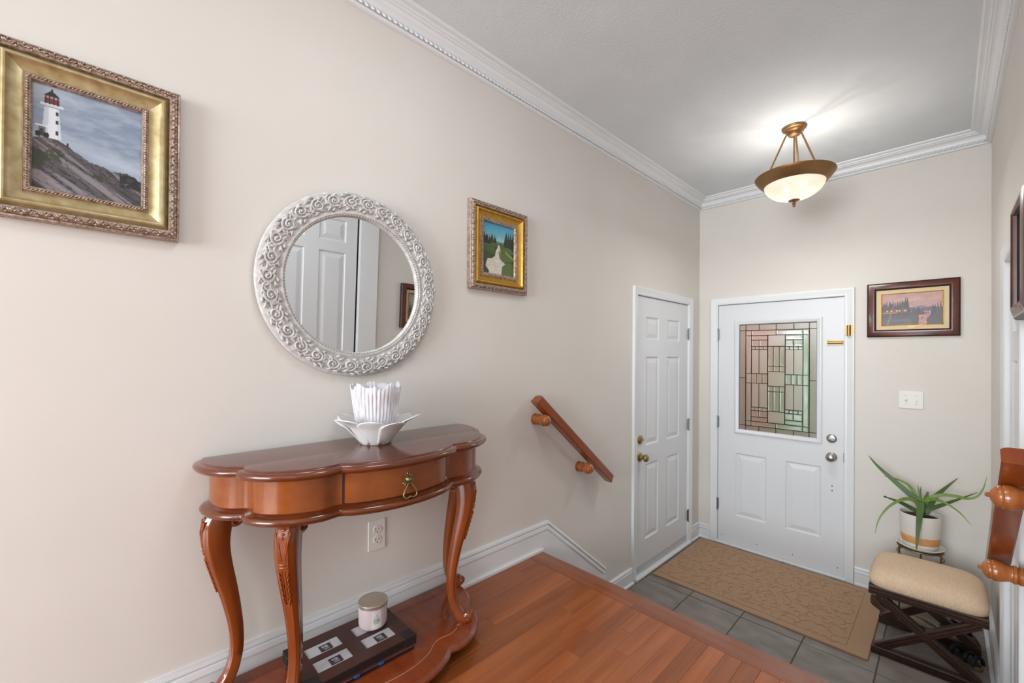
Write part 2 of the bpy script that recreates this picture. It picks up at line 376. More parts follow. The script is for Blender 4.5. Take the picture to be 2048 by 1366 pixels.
def deadbolt(fn, par, a, b, m_, h=-.006):
    k = obj('deadbolt', MB().lathe([(.0,.0),(.031,.0),(.032,.006),(.027,.012),(.018,.014),(.001,.014)], fn(a,b,h), OUT[fn], 28), m_, par, smooth=50)
    obj('thumb_turn', MB().mbox(fn, a-.017, b-.006, h+.012, a+.017, b+.006, h+.027), m_, k, smooth=0, bevel=.003, seg=2)
def screws(fn, par, pts, h, r=.0035):
    for a, b in pts: obj('screw', MB().lathe([(r,0),(r*.7,.0012),(.0005,.0014)], fn(a,b,h), OUT[fn], 10), P['dark'], par, smooth=40)

# front door with the leaded light
d1 = thing('door_1', (.6, D, FZ), 'white front door with a leaded glass light and two raised panels', 'door', None, 'structure')
a0, a1, b0, b1 = .166, 1.034, -.522, 1.506
slab(FW, d1, a0, a1, b0, b1, [(.307,.537,-.28,.25), (.670,.898,-.28,.25)], [(.326,.876,.442,1.337)])
casing(FW, d1, .162, 1.038, FZ, 1.511); jamb(FW, d1, .162, 1.038, FZ, 1.511)
obj('door_sill', MB().mbox(FW, .15, FZ, -.09, 1.05, FZ+.016, .022), P['trim'], d1, smooth=0, bevel=.004, seg=2)
obj('glass_surround', MB().frame(FW, .296, .420, .906, 1.369, [(0,-.006),(0,.002),(.006,.008),(.014,.009),(.018,.006),(.030,.004),(.036,-.004),(.036,-.02),(.03,-.02),(.03,-.006)]), P['door'], d1, smooth=30)
for zz in (1.255, .500, -.21): hinge(FW, d1, .163, zz, -1)
deadbolt(FW, d1, .963, .469, P['chrome']); knob(FW, d1, .963, .335, P['chrome'], ball=.030)
obj('strike_plate', MB().mbox(FW, 1.033, .305, -.004, 1.041, .375, .001), P['black'], d1, smooth=0)
screws(FW, d1, [(.200,-.470),(.470,-.472),(.720,-.470),(1.000,-.468)], -.006)
screws(FW, d1, [(.966,.120),(.966,.085)], -.006, .0045)
m = MB(); m.mbox(FW, .935, 1.158, -.006, 1.030, 1.164, .002); m.mbox(FW, .935, 1.184, -.006, 1.030, 1.190, .002)
m.tube([FW(.938,1.174,.004), FW(1.028,1.174,.004)], .0115, 10); m.mbox(FW, .932, 1.155, -.006, .942, 1.193, .006)
part(obj('door_guard_bar', m, P['brass'], d1, smooth=40), 'polished brass swing bar catch plate')
m = MB(); m.mbox(FW, 1.040, 1.225, .016, 1.052, 1.292, .022); m.tube([FW(1.064,1.222,.026), FW(1.064,1.296,.026)], .012, 14); m.mbox(FW, 1.066, 1.220, .018, 1.088, 1.298, .022)
part(obj('door_guard_hinge', m, P['brass'], d1, smooth=40), 'polished brass hinge plate of the door guard')
# panes
gp = {}
def glassmat(n, c, rough, bs, bd, bump=1.0):
    m = mat(n, c, rough, trans=1.0, ior=1.35, bump=bump, bscale=(bs,bs,bs), dist=bd); return m
gp['granite'] = glassmat('granite_glass', (204,194,184), .45, 160, .004)
gp['plain'] = glassmat('rippled_glass', (230,220,212), .6, 40, .002)
gp['bevel'] = glassmat('bevelled_glass', (240,240,236), .26, 30, .001, .4)
X = [.332,.380,.421,.462,.479,.502,.542,.582,.601,.625,.663,.705,.721,.744,.782,.822,.870]
Z = [.448,.493,.533,.570,.608,.630,.655,.787,.830,.848,.885,.927,.947,.991,1.124,1.151,1.203,1.241,1.282,1.331]
panes = []
for (x0, x1) in ((.332,.380),(.822,.870)):
    panes += [(x0,x1,.448,.493,'granite'),(x0,x1,.493,.887,'granite'),(x0,x1,.887,1.282,'granite'),(x0,x1,1.282,1.331,'granite')]
for x0, x1 in ((.380,.479),(.479,.601),(.601,.721),(.721,.822)):
    panes += [(x0,x1,.448,.493,'granite'),(x0,x1,1.282,1.331,'granite')]
for x0, x1 in ((.380,.421),(.782,.822)):
    panes += [(x0,x1,.493,.533,'bevel'),(x0,x1,.533,.848,'bevel'),(x0,x1,.848,.927,'bevel'),(x0,x1,.927,1.241,'bevel'),(x0,x1,1.241,1.282,'bevel')]
for x0, x1 in ((.421,.601),(.601,.782)): panes += [(x0,x1,.493,.533,'bevel'),(x0,x1,1.241,1.282,'bevel')]
for x0, x1, xm, t1, t2 in ((.421,.542,.479,.462,.502),(.663,.782,.721,.705,.744)):
    panes += [(x0,x1,.533,.570,'bevel'),(x0,x1,1.203,1.241,'bevel')]
    for q0, q1 in ((x0,xm),(xm,x1)):
        qm = (q0+q1)/2
        panes += [(q0,q1,.570,.622,'bevel'),(q0,q1,1.151,1.203,'bevel'),(q0,q1,.650,.848,'plain'),(q0,q1,.927,1.124,'plain')]
        panes += [(q0,qm,.622,.650,'bevel'),(qm,q1,.622,.650,'bevel'),(q0,qm,1.124,1.151,'bevel'),(qm,q1,1.124,1.151,'bevel')]
    for q0, q1 in ((x0,t1),(t1,t2),(t2,x1)): panes.append((q0,q1,.848,.927,'bevel'))
panes += [(.542,.663,.533,.627,'plain'),(.542,.663,1.151,1.241,'plain'),(.542,.663,.830,.947,'plain')]
for q0, q1 in ((.542,.582),(.582,.625),(.625,.663)):
    panes += [(q0,q1,.627,.787,'bevel'),(q0,q1,.787,.830,'bevel'),(q0,q1,.947,.991,'bevel'),(q0,q1,.991,1.151,'bevel')]
came = MB()
for x0, x1, z0, z1, k in panes:
    if k == 'bevel':
        i = min(.010, (x1-x0)*.28, (z1-z0)*.28)
        rs = [[FW(x0+j,z0+j,h), FW(x1-j,z0+j,h), FW(x1-j,z1-j,h), FW(x0+j,z1-j,h)] for j, h in ((0,-.018),(0,-.016),(i,-.0125))]
        obj('pane', MB().rings(rs), gp[k], d1, smooth=0)
    else:
        obj('pane', MB().mbox(FW, x0, z0, -.018, x1, z1, -.014), gp[k], d1, smooth=0)
    w = .0022
    for (p, q, r, s) in ((x0-w,z0-w,x1+w,z0+w),(x0-w,z1-w,x1+w,z1+w),(x0-w,z0-w,x0+w,z1+w),(x1-w,z0-w,x1+w,z1+w)):
        came.mbox(FW, p, q, -.0195, r, s, -.0105)
part(obj('lead_came', came, mat('dark_lead', (52,52,50), .45, .6), d1, smooth=0), 'dark lead strips between the panes')

# side door on the left wall
d2 = thing('door_2', (0, 3.19, FZ), 'white six panel side door with brass knob on the left wall', 'door', None, 'structure')
ps = [(y0, y1, z0, z1) for y0, y1 in ((2.908,3.107),(3.245,3.467)) for z0, z1 in ((1.188,1.357),(.40,1.06),(-.295,.262))]
slab(LW, d2, 2.7605, 3.6215, -.518, 1.503, ps)
casing(LW, d2, 2.756, 3.626, FZ, 1.508); jamb(LW, d2, 2.756, 3.626, FZ, 1.508)
obj('door_sill', MB().mbox(LW, 2.735, FZ, -.09, 3.65, FZ+.020, .030), P['trim'], d2, smooth=0, bevel=.005, seg=2)
obj('door_sweep', MB().mbox(LW, 2.763, -.517, -.006, 3.619, -.462, -.003), mat('sweep_vinyl', (196,198,200), .4), d2, smooth=0)
screws(LW, d2, [(2.80,-.49),(3.05,-.485),(3.30,-.485),(3.56,-.49)], -.003)
for zz in (1.255, .480, -.30): hinge(LW, d2, 3.626, zz, 1)
deadbolt(LW, d2, 2.823, .455, P['brass']); knob(LW, d2, 2.823, .328, P['brass'])
obj('strike_plate', MB().mbox(LW, 2.7565, .30, -.004, 2.7603, .36, .001), P['black'], d2, smooth=0)

# closet doors on the right wall
d3 = thing('door_3', (W, 2.525, FZ), 'white closet door on the right wall beside the stool', 'door', None, 'structure')
ps = [(y0, y1, z0, z1) for y0, y1 in ((2.31,2.48),(2.57,2.74)) for z0, z1 in ((1.18,1.35),(.40,1.06),(-.30,.26))]
slab(RW, d3, 2.2185, 2.8315, -.527, 1.486, ps); casing(RW, d3, 2.215, 2.835, FZ, 1.49); jamb(RW, d3, 2.215, 2.835, FZ, 1.49)
d4 = thing('door_4', (W, 1.13, 0), 'white panelled closet door on the right wall, seen in the round mirror', 'door', None, 'structure')
ps = [(y0, y1, z0, z1) for y0, y1 in ((.845,1.044),(1.147,1.346)) for z0, z1 in ((1.82,1.985),(.88,1.74),(.20,.78))]
slab(RW, d4, .740, 1.434, .012, 2.095, ps); jamb(RW, d4, .735, 1.452, 0, 2.10)
obj('gap_strip', MB().mbox(RW, 1.434, .012, -.05, 1.4515, 2.098, -.018), P['dark'], d4, smooth=0)
m = MB(); m.mbox(RW, 1.452, 0.0, 0, 1.605, 2.22, .018); m.mbox(RW, .65, 0.0, 0, .735, 2.22, .018); m.mbox(RW, .735, 2.10, 0, 1.452, 2.22, .018)
obj('door_casing', m, P['trim'], d4, smooth=0, bevel=.003)

# outside the front door: porch slab, brick porch wall and a shrub, all seen only through the textured glass
struct(obj('floor', MB().box(-2.5, D+.14, FZ-.2, 4, 8.5, FZ-.06), mat('porch_concrete', (150,146,140), .9, c2=(134,130,124), scale=(6,6,6)), smooth=0), 'concrete porch outside the front door', 'floor')
bw = obj('wall_porch', MB().box(-.62, D+.14, FZ-.06, -.46, 6.3, 2.6).box(-.62, 6.3, FZ-.06, .10, 6.5, 2.6), mat('brick_mortar', (214,182,168), .9), smooth=0)
struct(bw, 'pinkish brick porch wall outside the leaded glass', 'wall')
bm_ = mat('porch_brick', (226,182,164), .85, c2=(212,166,148), scale=(9,9,9), rnd=.12); random.seed(8)
for r in range(22):
    for c in range(5):
        x = -.455 + .215*c + (.107 if r % 2 else 0); z = FZ + .14*r*.62
        if x + .205 < .12: obj('brick', MB().box(x, 6.285, z, x+.205, 6.302, z+.076), bm_, bw, smooth=0)
m = MB(); random.seed(11)
for k in range(2600):
    a = random.uniform(0, 2*PI); ph = math.asin(random.uniform(-.9, 1)); q = random.uniform(.75, 1.0)
    c = Vector((.50 + .50*q*math.cos(a)*math.cos(ph), 6.0 + .45*q*math.sin(a)*math.cos(ph), .45 + 1.0*q*math.sin(ph)))
    u = Vector((random.gauss(0,1), random.gauss(0,1), random.gauss(0,1))).normalized(); w = u.orthogonal().normalized()
    m.add([c-u*.05, c+w*.022, c+u*.05, c-w*.022], [(0,1,2,3)])
sh = thing('porch_shrub', (.50, 6.0, FZ-.06), 'green shrub outside on the porch behind the leaded glass', 'shrub')
tag(obj('foliage', m, mat('shrub_leaf', (150,172,120), .7), sh, smooth=0), kind='stuff')
obj('trunk', MB().tube([(.50,6.0,FZ-.06),(.49,6.0,.1),(.52,6.0,.5)], [.05,.04,.02]), mat('bark', (92,74,58), .9), sh)
# ---------------------------------------------------------------- pictures: printed colour on a fine grid
def vnoise(x, y, seed):
    xi = np.floor(x).astype(int); yi = np.floor(y).astype(int); xf = x-xi; yf = y-yi
    def h(a, b): n = np.sin(a*127.1 + b*311.7 + seed*74.7)*43758.5453; return n - np.floor(n)
    u = xf*xf*(3-2*xf); v = yf*yf*(3-2*yf)
    return (h(xi,yi)*(1-u)+h(xi+1,yi)*u)*(1-v) + (h(xi,yi+1)*(1-u)+h(xi+1,yi+1)*u)*v
def fbm(x, y, seed, o=4):
    r = 0; a = .5
    for i in range(o): r = r + a*vnoise(x*2**i, y*2**i, seed+i); a *= .5
    return r/.94
def canvas(u): return np.zeros(u.shape + (3,))
def put(img, mask, c, a=1.0):
    c = np.asarray(c, float); m = (np.clip(mask.astype(float), 0, 1)*a)[..., None]
    return img*(1-m) + c*m
def print_obj(fn, a0, b0, a1, b1, h, func, parent, nx, ny, flip=False, name='picture_print'):
    us = np.linspace(0, 1, nx); vs = np.linspace(0, 1, ny); U, V = np.meshgrid(us, vs)
    img = np.clip(func(1-U if flip else U, V), 0, 255)/255.0
    l = np.where(img <= .04045, img/12.92, ((img+.055)/1.055)**2.4)
    org = ORG[parent.name]
    co = [tuple(Vector(fn(a0+(a1-a0)*u, b0+(b1-b0)*v, h)) - org) for v in vs for u in us]
    fs = [(j*nx+i, j*nx+i+1, (j+1)*nx+i+1, (j+1)*nx+i) for j in range(ny-1) for i in range(nx-1)]
    me = bpy.data.meshes.new(name); me.from_pydata(co, [], fs)
    at = me.color_attributes.new('print', 'FLOAT_COLOR', 'POINT')
    at.data.foreach_set('color', np.concatenate([l.reshape(-1,3), np.ones((nx*ny,1))], 1).astype(np.float32).ravel())
    me.materials.append(vcol_mat(name, .35)); o = bpy.data.objects.new(name, me); COL.objects.link(o); o.parent = parent; ORG[o.name] = org
    return o
def pines(img, U, V, base, x0, x1, n, hmin, hmax, col, seed, w=.03):
    rs = np.random.RandomState(seed)
    for k in range(n):
        cx = x0 + (x1-x0)*(k+.5+rs.uniform(-.4,.4))/n; hh = rs.uniform(hmin, hmax); ww = w*rs.uniform(.7,1.3)
        t = (V-base)/hh; jag = .75 + .5*np.abs(((t*6) % 1)-.5)
        img = put(img, (np.abs(U-cx) < ww*(1-t)*jag) & (t < 1) & (t > -.3), np.array(col)*rs.uniform(.8,1.25))
    return img
def lighthouse(U, V):
    n = fbm(U*3, V*9, 3); n2 = fbm(U*7+3, V*22, 9)
    img = canvas(U) + np.array([150,164,182]); img = put(img, n*1.7-.45, (112,128,152), .75); img = put(img, (n2*1.6-.7), (196,204,214), .7)
    img = put(img, np.clip((V-.8)*5,0,1)*np.clip(1-U*2,0,1), (198,206,214), .8)
    img = put(img, np.clip(1-np.abs(V-(.52-.16*U))/.12,0,1), (184,196,210), .7)
    img = put(img, (V < .30-.03*U) & (U > .6), (74,98,130))
    top = .50 + .035*np.sin(U*9) - .02 - np.clip(U-.2,0,1)*.31 + (fbm(U*14, U*0, 5)-.5)*.05
    rock = V < top
    st = fbm(U*6+V*9, (V*1.0+U*.55)*16, 12); cr = fbm(U*9-V*6, (V+U*.5)*30, 22)
    rc = np.array([98,94,98])[None,None,:]*(.30+1.35*st[...,None]) 
    img = np.where(rock[...,None], rc, img)
    img = put(img, rock & (np.abs(cr-.5) < .022), (40,38,42), .85); img = put(img, rock & (np.abs(st-.52) < .02), (46,44,48), .8); img = put(img, rock & (st > .62), (150,142,144), .55)
    gr = rock & (fbm(U*5+8, (V+U*.45)*11, 33) > .56) & (V > .18)
    img = put(img, gr, (54,64,46), .75)
    img = put(img, rock & (U > .78) & (V > .17) & (V < .30) & (fbm(U*30,V*30,2) > .4), (34,38,44), .85)
    # tower
    cx = .165; hw = .060 + (.80-V)*.075
    tw = (np.abs(U-cx) < hw) & (V > .50) & (V < .81); img = put(img, tw, (222,228,234)); img = put(img, tw & (U < cx-hw*.4), (196,206,216)); img = put(img, tw & (U > cx+hw*.62), (204,212,220))
    img = put(img, (np.abs(U-cx) < .098) & (V > .80) & (V < .825), (206,212,218)); img = put(img, (np.abs(U-cx) < .085) & (V > .79) & (V < .803), (150,156,164))
    img = put(img, (np.abs(U-cx) < .062) & (V > .825) & (V < .875), (120,50,54)); img = put(img, (np.abs(U-cx) < .055) & (V > .875) & (V < .90), (168,150,150))
    img = put(img, (np.abs(U-cx) < .072*(1-(V-.895)/.06)) & (V > .895) & (V < .945), (52,48,54)); img = put(img, (np.abs(U-cx) < .008) & (V > .93) & (V < .965), (52,48,54))
    for q in (-.05,-.02,.015,.05): img = put(img, (np.abs(U-cx-q) < .005) & (V > .82) & (V < .90), (60,50,54))
    for yy in (.745,.665,.56): img = put(img, (np.abs(U-cx-.045) < .012) & (np.abs(V-yy) < .018), (52,58,66))
    img = put(img, (np.abs(U-.085) < .028) & (V > .50) & (V < .60), (120,116,116)); img = put(img, (np.abs(U-.085) < .05) & (V > .595) & (V < .612), (224,228,232)); img = put(img, (np.abs(U-.083) < .012) & (V > .51) & (V < .575), (60,58,62))
    for q in (.045,.06,.11,.13): img = put(img, ((U-q)**2/.0002 + (V-.52)**2/.0007) < 1, (40,40,44))
    img = put(img, (np.abs(U-.30) < .008) & (np.abs(V-.475) < .014), (50,48,54))
    return img
def river(U, V):
    img = canvas(U) + np.array([120,180,196]); img = put(img, np.clip((V-.72)/.28,0,1), (66,150,186)); img = put(img, np.clip(1-(V-.62)/.14,0,1), (196,206,200), .8)
    img = put(img, V < .62, (112,134,56))
    img = put(img, (np.abs(U-.5) < .25) & (V < .66) & (V > .60), (92,120,128))
    img = pines(img, U, V, .62, -.02, .42, 10, .08, .20, (44,50,40), 3, .04); img = put(img, (V < .80-.55*U+.04*np.sin(U*60)) & (V > .60) & (U < .42), (46,48,40))
    img = pines(img, U, V, .58, .68, 1.04, 6, .22, .40, (46,54,38), 6, .08); img = put(img, (V > .52) & (V < .74+.03*np.sin(U*70)) & (U > .74), (42,50,38))
    for cx, cy, rx, ry, c in ((.38,.56,.14,.06,(66,84,44)),(.60,.57,.10,.06,(66,86,44)),(.18,.47,.26,.09,(62,86,42)),(.80,.48,.22,.10,(70,92,46)),(.32,.40,.12,.06,(60,80,42)),(.08,.32,.22,.10,(58,74,42)),(.78,.34,.24,.14,(74,94,46)),(.05,.10,.18,.16,(70,64,46)),(.86,.10,.30,.20,(78,96,48))):
        dd = (U-cx)**2/rx**2 + (V-cy)**2/ry**2
        img = put(img, dd < 1, np.array(c)*.78); img = put(img, ((U-cx+.02)**2/rx**2 + (V-cy-.02)**2/(ry*.85)**2) < .8, np.array(c)*1.12)
    lo_ = np.interp(V, [0,.06,.14,.22,.29,.31,.36,.40,.47,.53,.59], [.20,.20,.10,.12,.16,.30,.38,.40,.41,.46,.48]); hi_ = np.interp(V, [0,.08,.18,.24,.30,.36,.44,.52,.59], [.60,.60,.62,.72,.58,.52,.50,.56,.53])
    img = put(img, (U > lo_) & (U < hi_) & (V < .59), (206,200,188)); img = put(img, (U > lo_+.04) & (U < hi_-.04) & (V < .50) & (fbm(U*10,V*40,4) > .52), (222,216,206), .7)
    img = put(img, (U > .72) & (V < .52-.16*(U-.7)*3) & (V > .45-.4*(U-.72)), (158,152,92), .8)
    return img*(.93+.14*fbm(U*60, V*60, 8)[...,None])
def lake(U, V):
    n = fbm(U*4, V*9, 5)
    img = canvas(U) + np.array([206,150,138]); img = put(img, np.clip(n*2.2-.8,0,1), (226,178,160), .8); img = put(img, np.clip(fbm(U*5+2,V*14,15)*2-1.0,0,1), (168,124,132), .7)
    img = put(img, (V < .60-np.abs(U-.66)*.55) & (V > .40), (134,112,132)); img = put(img, (V < .52+.03*np.sin(U*17)) & (U > .4) & (V > .38), (92,80,98))
    img = put(img, V < .42, (196,128,122)); img = put(img, (V < .42) & (fbm(U*5,V*45,7) > .55), (222,160,146), .8)
    img = pines(img, U, V, .38, .52, .70, 8, .10, .22, (56,46,56), 8, .02); img = pines(img, U, V, .36, .82, 1.03, 8, .18, .36, (58,48,54), 4, .03)
    img = put(img, (V < .44-(1-U)*.9) & (U > .75), (64,52,58))
    img = put(img, (V < .62-.42*U) & (U < .62), (78,60,56)); img = pines(img, U, V, .50, -.02, .46, 14, .18, .42, (62,50,52), 2, .04)
    img = put(img, (V < .26-.12*U+.04*fbm(U*9,V*9,3)) & (U < .55), (70,66,76)); img = put(img, (V < .20) & (U < .50) & (fbm(U*8,V*30,6) > .5), (100,96,108), .7)
    img = put(img, (np.abs(V-.335) < .018) & (U > .12) & (U < .72), (52,40,40)); img = put(img, (np.abs(V-.375) < .008) & (U > .60) & (U < .78), (60,44,42))
    for q in (.62,.66,.70,.74,.77): img = put(img, (np.abs(U-q) < .005) & (V > .31) & (V < .40), (50,38,38))
    img = put(img, (V > .40) & (V < .56-.9*np.abs(U-.20)) & (U > .04) & (U < .36), (118,66,52)); img = put(img, (V > .40) & (V < .52) & (np.abs(U-.39) < .05), (132,70,60))
    for q in (.10,.17,.26,.31,.40): img = put(img, (np.abs(U-q) < .016) & (np.abs(V-.455) < .022), (250,204,132))
    img = put(img, (np.abs(U-.14) < .13) & (np.abs(V-.40) < .02), (206,142,86), .7); img = put(img, (np.abs(U-.09-.06*np.sin(V*5)) < .02) & (V < .38), (170,130,104), .6)
    img = put(img, (np.abs(U-.19-.03*np.sin(V*22)) < .012) & (V > .56) & (V < .74), (168,158,168), .6)
    for q, r in ((.68,.22),(.80,.26),(.76,.12),(.83,.27)): img = put(img, ((U-q)**2/.0003 + (V-r)**2/.0004) < 1, (56,42,46))
    return img*(.78+.18*fbm(U*70, V*45, 18)[...,None])
def cabin(U, V):
    n = fbm(U*5, V*6, 41); img = canvas(U) + np.array([150,146,136]); img = put(img, n*1.6-.4, (188,178,156), .8)
    img = pines(img, U, V, .35, -.02, 1.02, 16, .2, .55, (62,66,50), 12, .05); img = put(img, V < .40, (76,74,52)); img = put(img, (V < .25) & (n > .45), (124,112,76), .8)
    img = put(img, (V > .28) & (V < .56-.8*np.abs(U-.45)) & (np.abs(U-.45) < .2), (98,80,66)); img = put(img, (np.abs(U-.43) < .03) & (np.abs(V-.36) < .03), (240,196,120))
    return img*(.9+.2*fbm(U*60, V*60, 19)[...,None])

# ---------------------------------------------------------------- framed pictures
def carved_side(m, fn, a0, b0, a1, b1, d, h, sp, out):
    # leaf-and-berry relief running round a frame at inset d
    pts = [((a0+d,b0+d),(a1-d,b0+d)),((a1-d,b0+d),(a1-d,b1-d)),((a1-d,b1-d),(a0+d,b1-d)),((a0+d,b1-d),(a0+d,b0+d))]
    O = Vector(fn(0,0,0)); EA = Vector(fn(1,0,0))-O; EB = Vector(fn(0,1,0))-O; EH = Vector(fn(0,0,1))-O
    for (p, q) in pts:
        L = math.hypot(q[0]-p[0], q[1]-p[1]); n = max(2, round(L/sp)); t = (EA*(q[0]-p[0]) + EB*(q[1]-p[1])).normalized(); s = EH.cross(t)
        for k in range(n):
            c = Vector(fn(p[0]+(q[0]-p[0])*(k+.5)/n, p[1]+(q[1]-p[1])*(k+.5)/n, h)); sg = 1 if k % 2 else -1
            for w, an, l in ((.3, .75*sg, .62), (-.35, -.65*sg, .5)):
                a = t*math.cos(an) + s*math.sin(an); b = EH.cross(a)
                m.ell(c + t*sp*w, a*sp*l, b*sp*.19, EH*.0042, 6, 4)
            m.ell(c + s*.0055*sg, t*.0032, s*.0032, EH*.005, 6, 3)
def bead_side(m, fn, a0, b0, a1, b1, d, h, sp, r):
    pts = [((a0+d,b0+d),(a1-d,b0+d)),((a1-d,b0+d),(a1-d,b1-d)),((a1-d,b1-d),(a0+d,b1-d)),((a0+d,b1-d),(a0+d,b0+d))]
    O = Vector(fn(0,0,0)); EA = Vector(fn(1,0,0))-O; EB = Vector(fn(0,1,0))-O; EH = Vector(fn(0,0,1))-O
    for (p, q) in pts:
        L = math.hypot(q[0]-p[0], q[1]-p[1]); n = max(2, round(L/sp)); t = (EA*(q[0]-p[0]) + EB*(q[1]-p[1])).normalized(); s = EH.cross(t)
        for k in range(n):
            c = Vector(fn(p[0]+(q[0]-p[0])*(k+.5)/n, p[1]+(q[1]-p[1])*(k+.5)/n, h)); a = (t+s*.7).normalized(); b = EH.cross(a)
            m.ell(c, a*r*1.35, b*r*.62, EH*r*.8, 6, 3)
def gilt_frame(name, fn, a0, b0, a1, b1, func, gold, label, wgold=.043, wbead=.0145):
    t = thing(name, fn((a0+a1)/2, b0, 0), label, 'picture')
    w1 = .025; w2 = w1+wgold; w3 = w2+wbead
    obj('outer_moulding', MB().frame(fn, a0, b0, a1, b1, [(0,.004),(0,.024),(.002,.028),(.005,.029),(.0065,.027),(.009,.031),(.020,.033),(.0245,.031),(w1,.026),(w1,.004)]), P['bronze_frame'], t, smooth=40)
    m = MB(); carved_side(m, fn, a0, b0, a1, b1, .0145, .0325, .0125, 1)
    part(obj('carved_leaf_border', m, P['bronze_frame'], t, smooth=60), 'carved running leaf border')
    g0 = w1
    part(obj('gilt_panel', MB().frame(fn, a0, b0, a1, b1, [(g0,.005),(g0,.020),(g0+.005,.024),(g0+.009,.0325),(g0+.0125,.0345),(g0+.016,.0335),(g0+.0185,.028),(g0+.024,.0235),(w2-.007,.0175),(w2-.002,.0155),(w2,.0165),(w2,.005)]), gold, t, smooth=30), 'flat gold panel of the frame')
    obj('inner_rail', MB().frame(fn, a0, b0, a1, b1, [(w2,.005),(w2,.017),(w2+.002,.021),(w3-.003,.021),(w3,.016),(w3,.005)]), P['bronze_frame'], t, smooth=40)
    m = MB(); bead_side(m, fn, a0, b0, a1, b1, w2+wbead*.45, .0215, .0068, .0042)
    obj('rope_beading', m, P['bronze_frame'], t, smooth=60)
    print_obj(fn, a0+w3-.002, b0+w3-.002, a1-w3+.002, b1-w3+.002, .011, func, t, 170, 200)
    obj('backing_board', MB().mbox(fn, a0+.012, b0+.012, .002, a1-.012, b1-.012, .0055), P['dark'], t, smooth=0)
    return t
gilt_frame('framed_picture', LW, -.2075, 1.385, .1565, 1.806, lighthouse, P['gold'], 'large gilt framed picture of a white lighthouse on grey rocks, left of the round mirror')
gilt_frame('framed_picture', LW, 1.2145, 1.377, 1.5915, 1.793, river, P['gold2'], 'gilt framed painting of a pale river between green hedges, right of the round mirror', .041, .020)
def wood_frame(fn, a0, b0, a1, b1, func, label, h=.026):
    t = thing('framed_picture', fn((a0+a1)/2, b0, 0), label, 'picture')
    obj('frame', MB().frame(fn, a0, b0, a1, b1, [(0,.003),(0,h*.62),(.004,h*.75),(.008,h*.80),(.030,h),(.037,h),(.041,h*.9),(.044,h*.62),(.044,.003)]), mat('reddish_frame_wood', (96,40,20), .26, c2=(74,28,16), scale=(14,14,14), coat=.4), t, smooth=25)
    obj('outer_edge', MB().frame(fn, a0-.001, b0-.001, a1+.001, b1+.001, [(0,.003),(0,h*.64),(.006,h*.80),(.0065,h*.74),(.0065,.003)]), mat('dark_frame_edge', (48,34,28), .4), t, smooth=25)
    obj('inner_edge', MB().frame(fn, a0+.042, b0+.042, a1-.042, b1-.042, [(0,.003),(0,h*.70),(.004,h*.7),(.006,h*.4),(.006,.003)]), P['black'], t, smooth=25)
    part(obj('liner', MB().frame(fn, a0+.046, b0+.046, a1-.046, b1-.046, [(0,.003),(0,h*.42),(.026,h*.34),(.026,.003)]), mat('cream_liner', (222,202,166), .85), t, smooth=0), 'cream linen liner')
    part(obj('fillet', MB().frame(fn, a0+.071, b0+.071, a1-.071, b1-.071, [(0,.003),(0,h*.44),(.003,h*.46),(.006,h*.36),(.006,.003)]), P['gold2'], t, smooth=30), 'thin gold fillet')
    print_obj(fn, a0+.075, b0+.075, a1-.075, b1-.075, .006, func, t, 190, 140, flip=(fn is RW))
    obj('backing_board', MB().mbox(fn, a0+.012, b0+.012, .001, a1-.012, b1-.012, .0035), P['dark'], t, smooth=0)
    obj('title_plate', MB().mbox(fn, (a0+a1)/2-.018, b0+.058, .010, (a0+a1)/2+.018, b0+.066, .0125), P['brass'], t, smooth=0)
    return t
wood_frame(FW, 1.164, 1.209, 1.611, 1.574, lake, 'wood framed painting of a lakeside cottage at dusk, beside the front door')
wood_frame(RW, 1.82, 1.195, 2.148, 1.570, cabin, 'wood framed picture cut off by the right edge, above the right handrail', .042)

# ---------------------------------------------------------------- round mirror
MC = Vector((.0, .684, 1.322)); mr = thing('round_mirror', (.0115, MC.y, MC.z), 'round mirror in a whitewashed carved scrollwork frame above the console table', 'mirror')
ORG[mr.name] = Vector((0, 0, 0))
def MP(r, th, h): return Vector((h, r*math.cos(th), r*math.sin(th)))
mp = [(.249,.002),(.338,.002),(.3385,.010),(.336,.016),(.331,.0185),(.327,.019),(.320,.0225),(.300,.0245),(.280,.0235),(.272,.020),(.268,.0205),(.263,.024),(.259,.024),(.256,.0205),(.253,.0205),(.250,.014),(.249,.008)]
obj('frame', MB().lathe_closed(mp, (0,0,0), (1,0,0), 96), P['whitewash'], mr, smooth=40)
m = MB(); NS = 30; R0 = .3015
def CB(a, b, h): return MP(R0 + b, a, h)                 # angle round the band, radial offset, height
def taper(pts, r0, r1=.0008):
    n = len(pts); m.tube(pts, [max(.0006, r0*math.sin(PI*(.12+.88*i/(n-1)))**.8*(1-.25*i/(n-1))) for i in range(n)], 6)
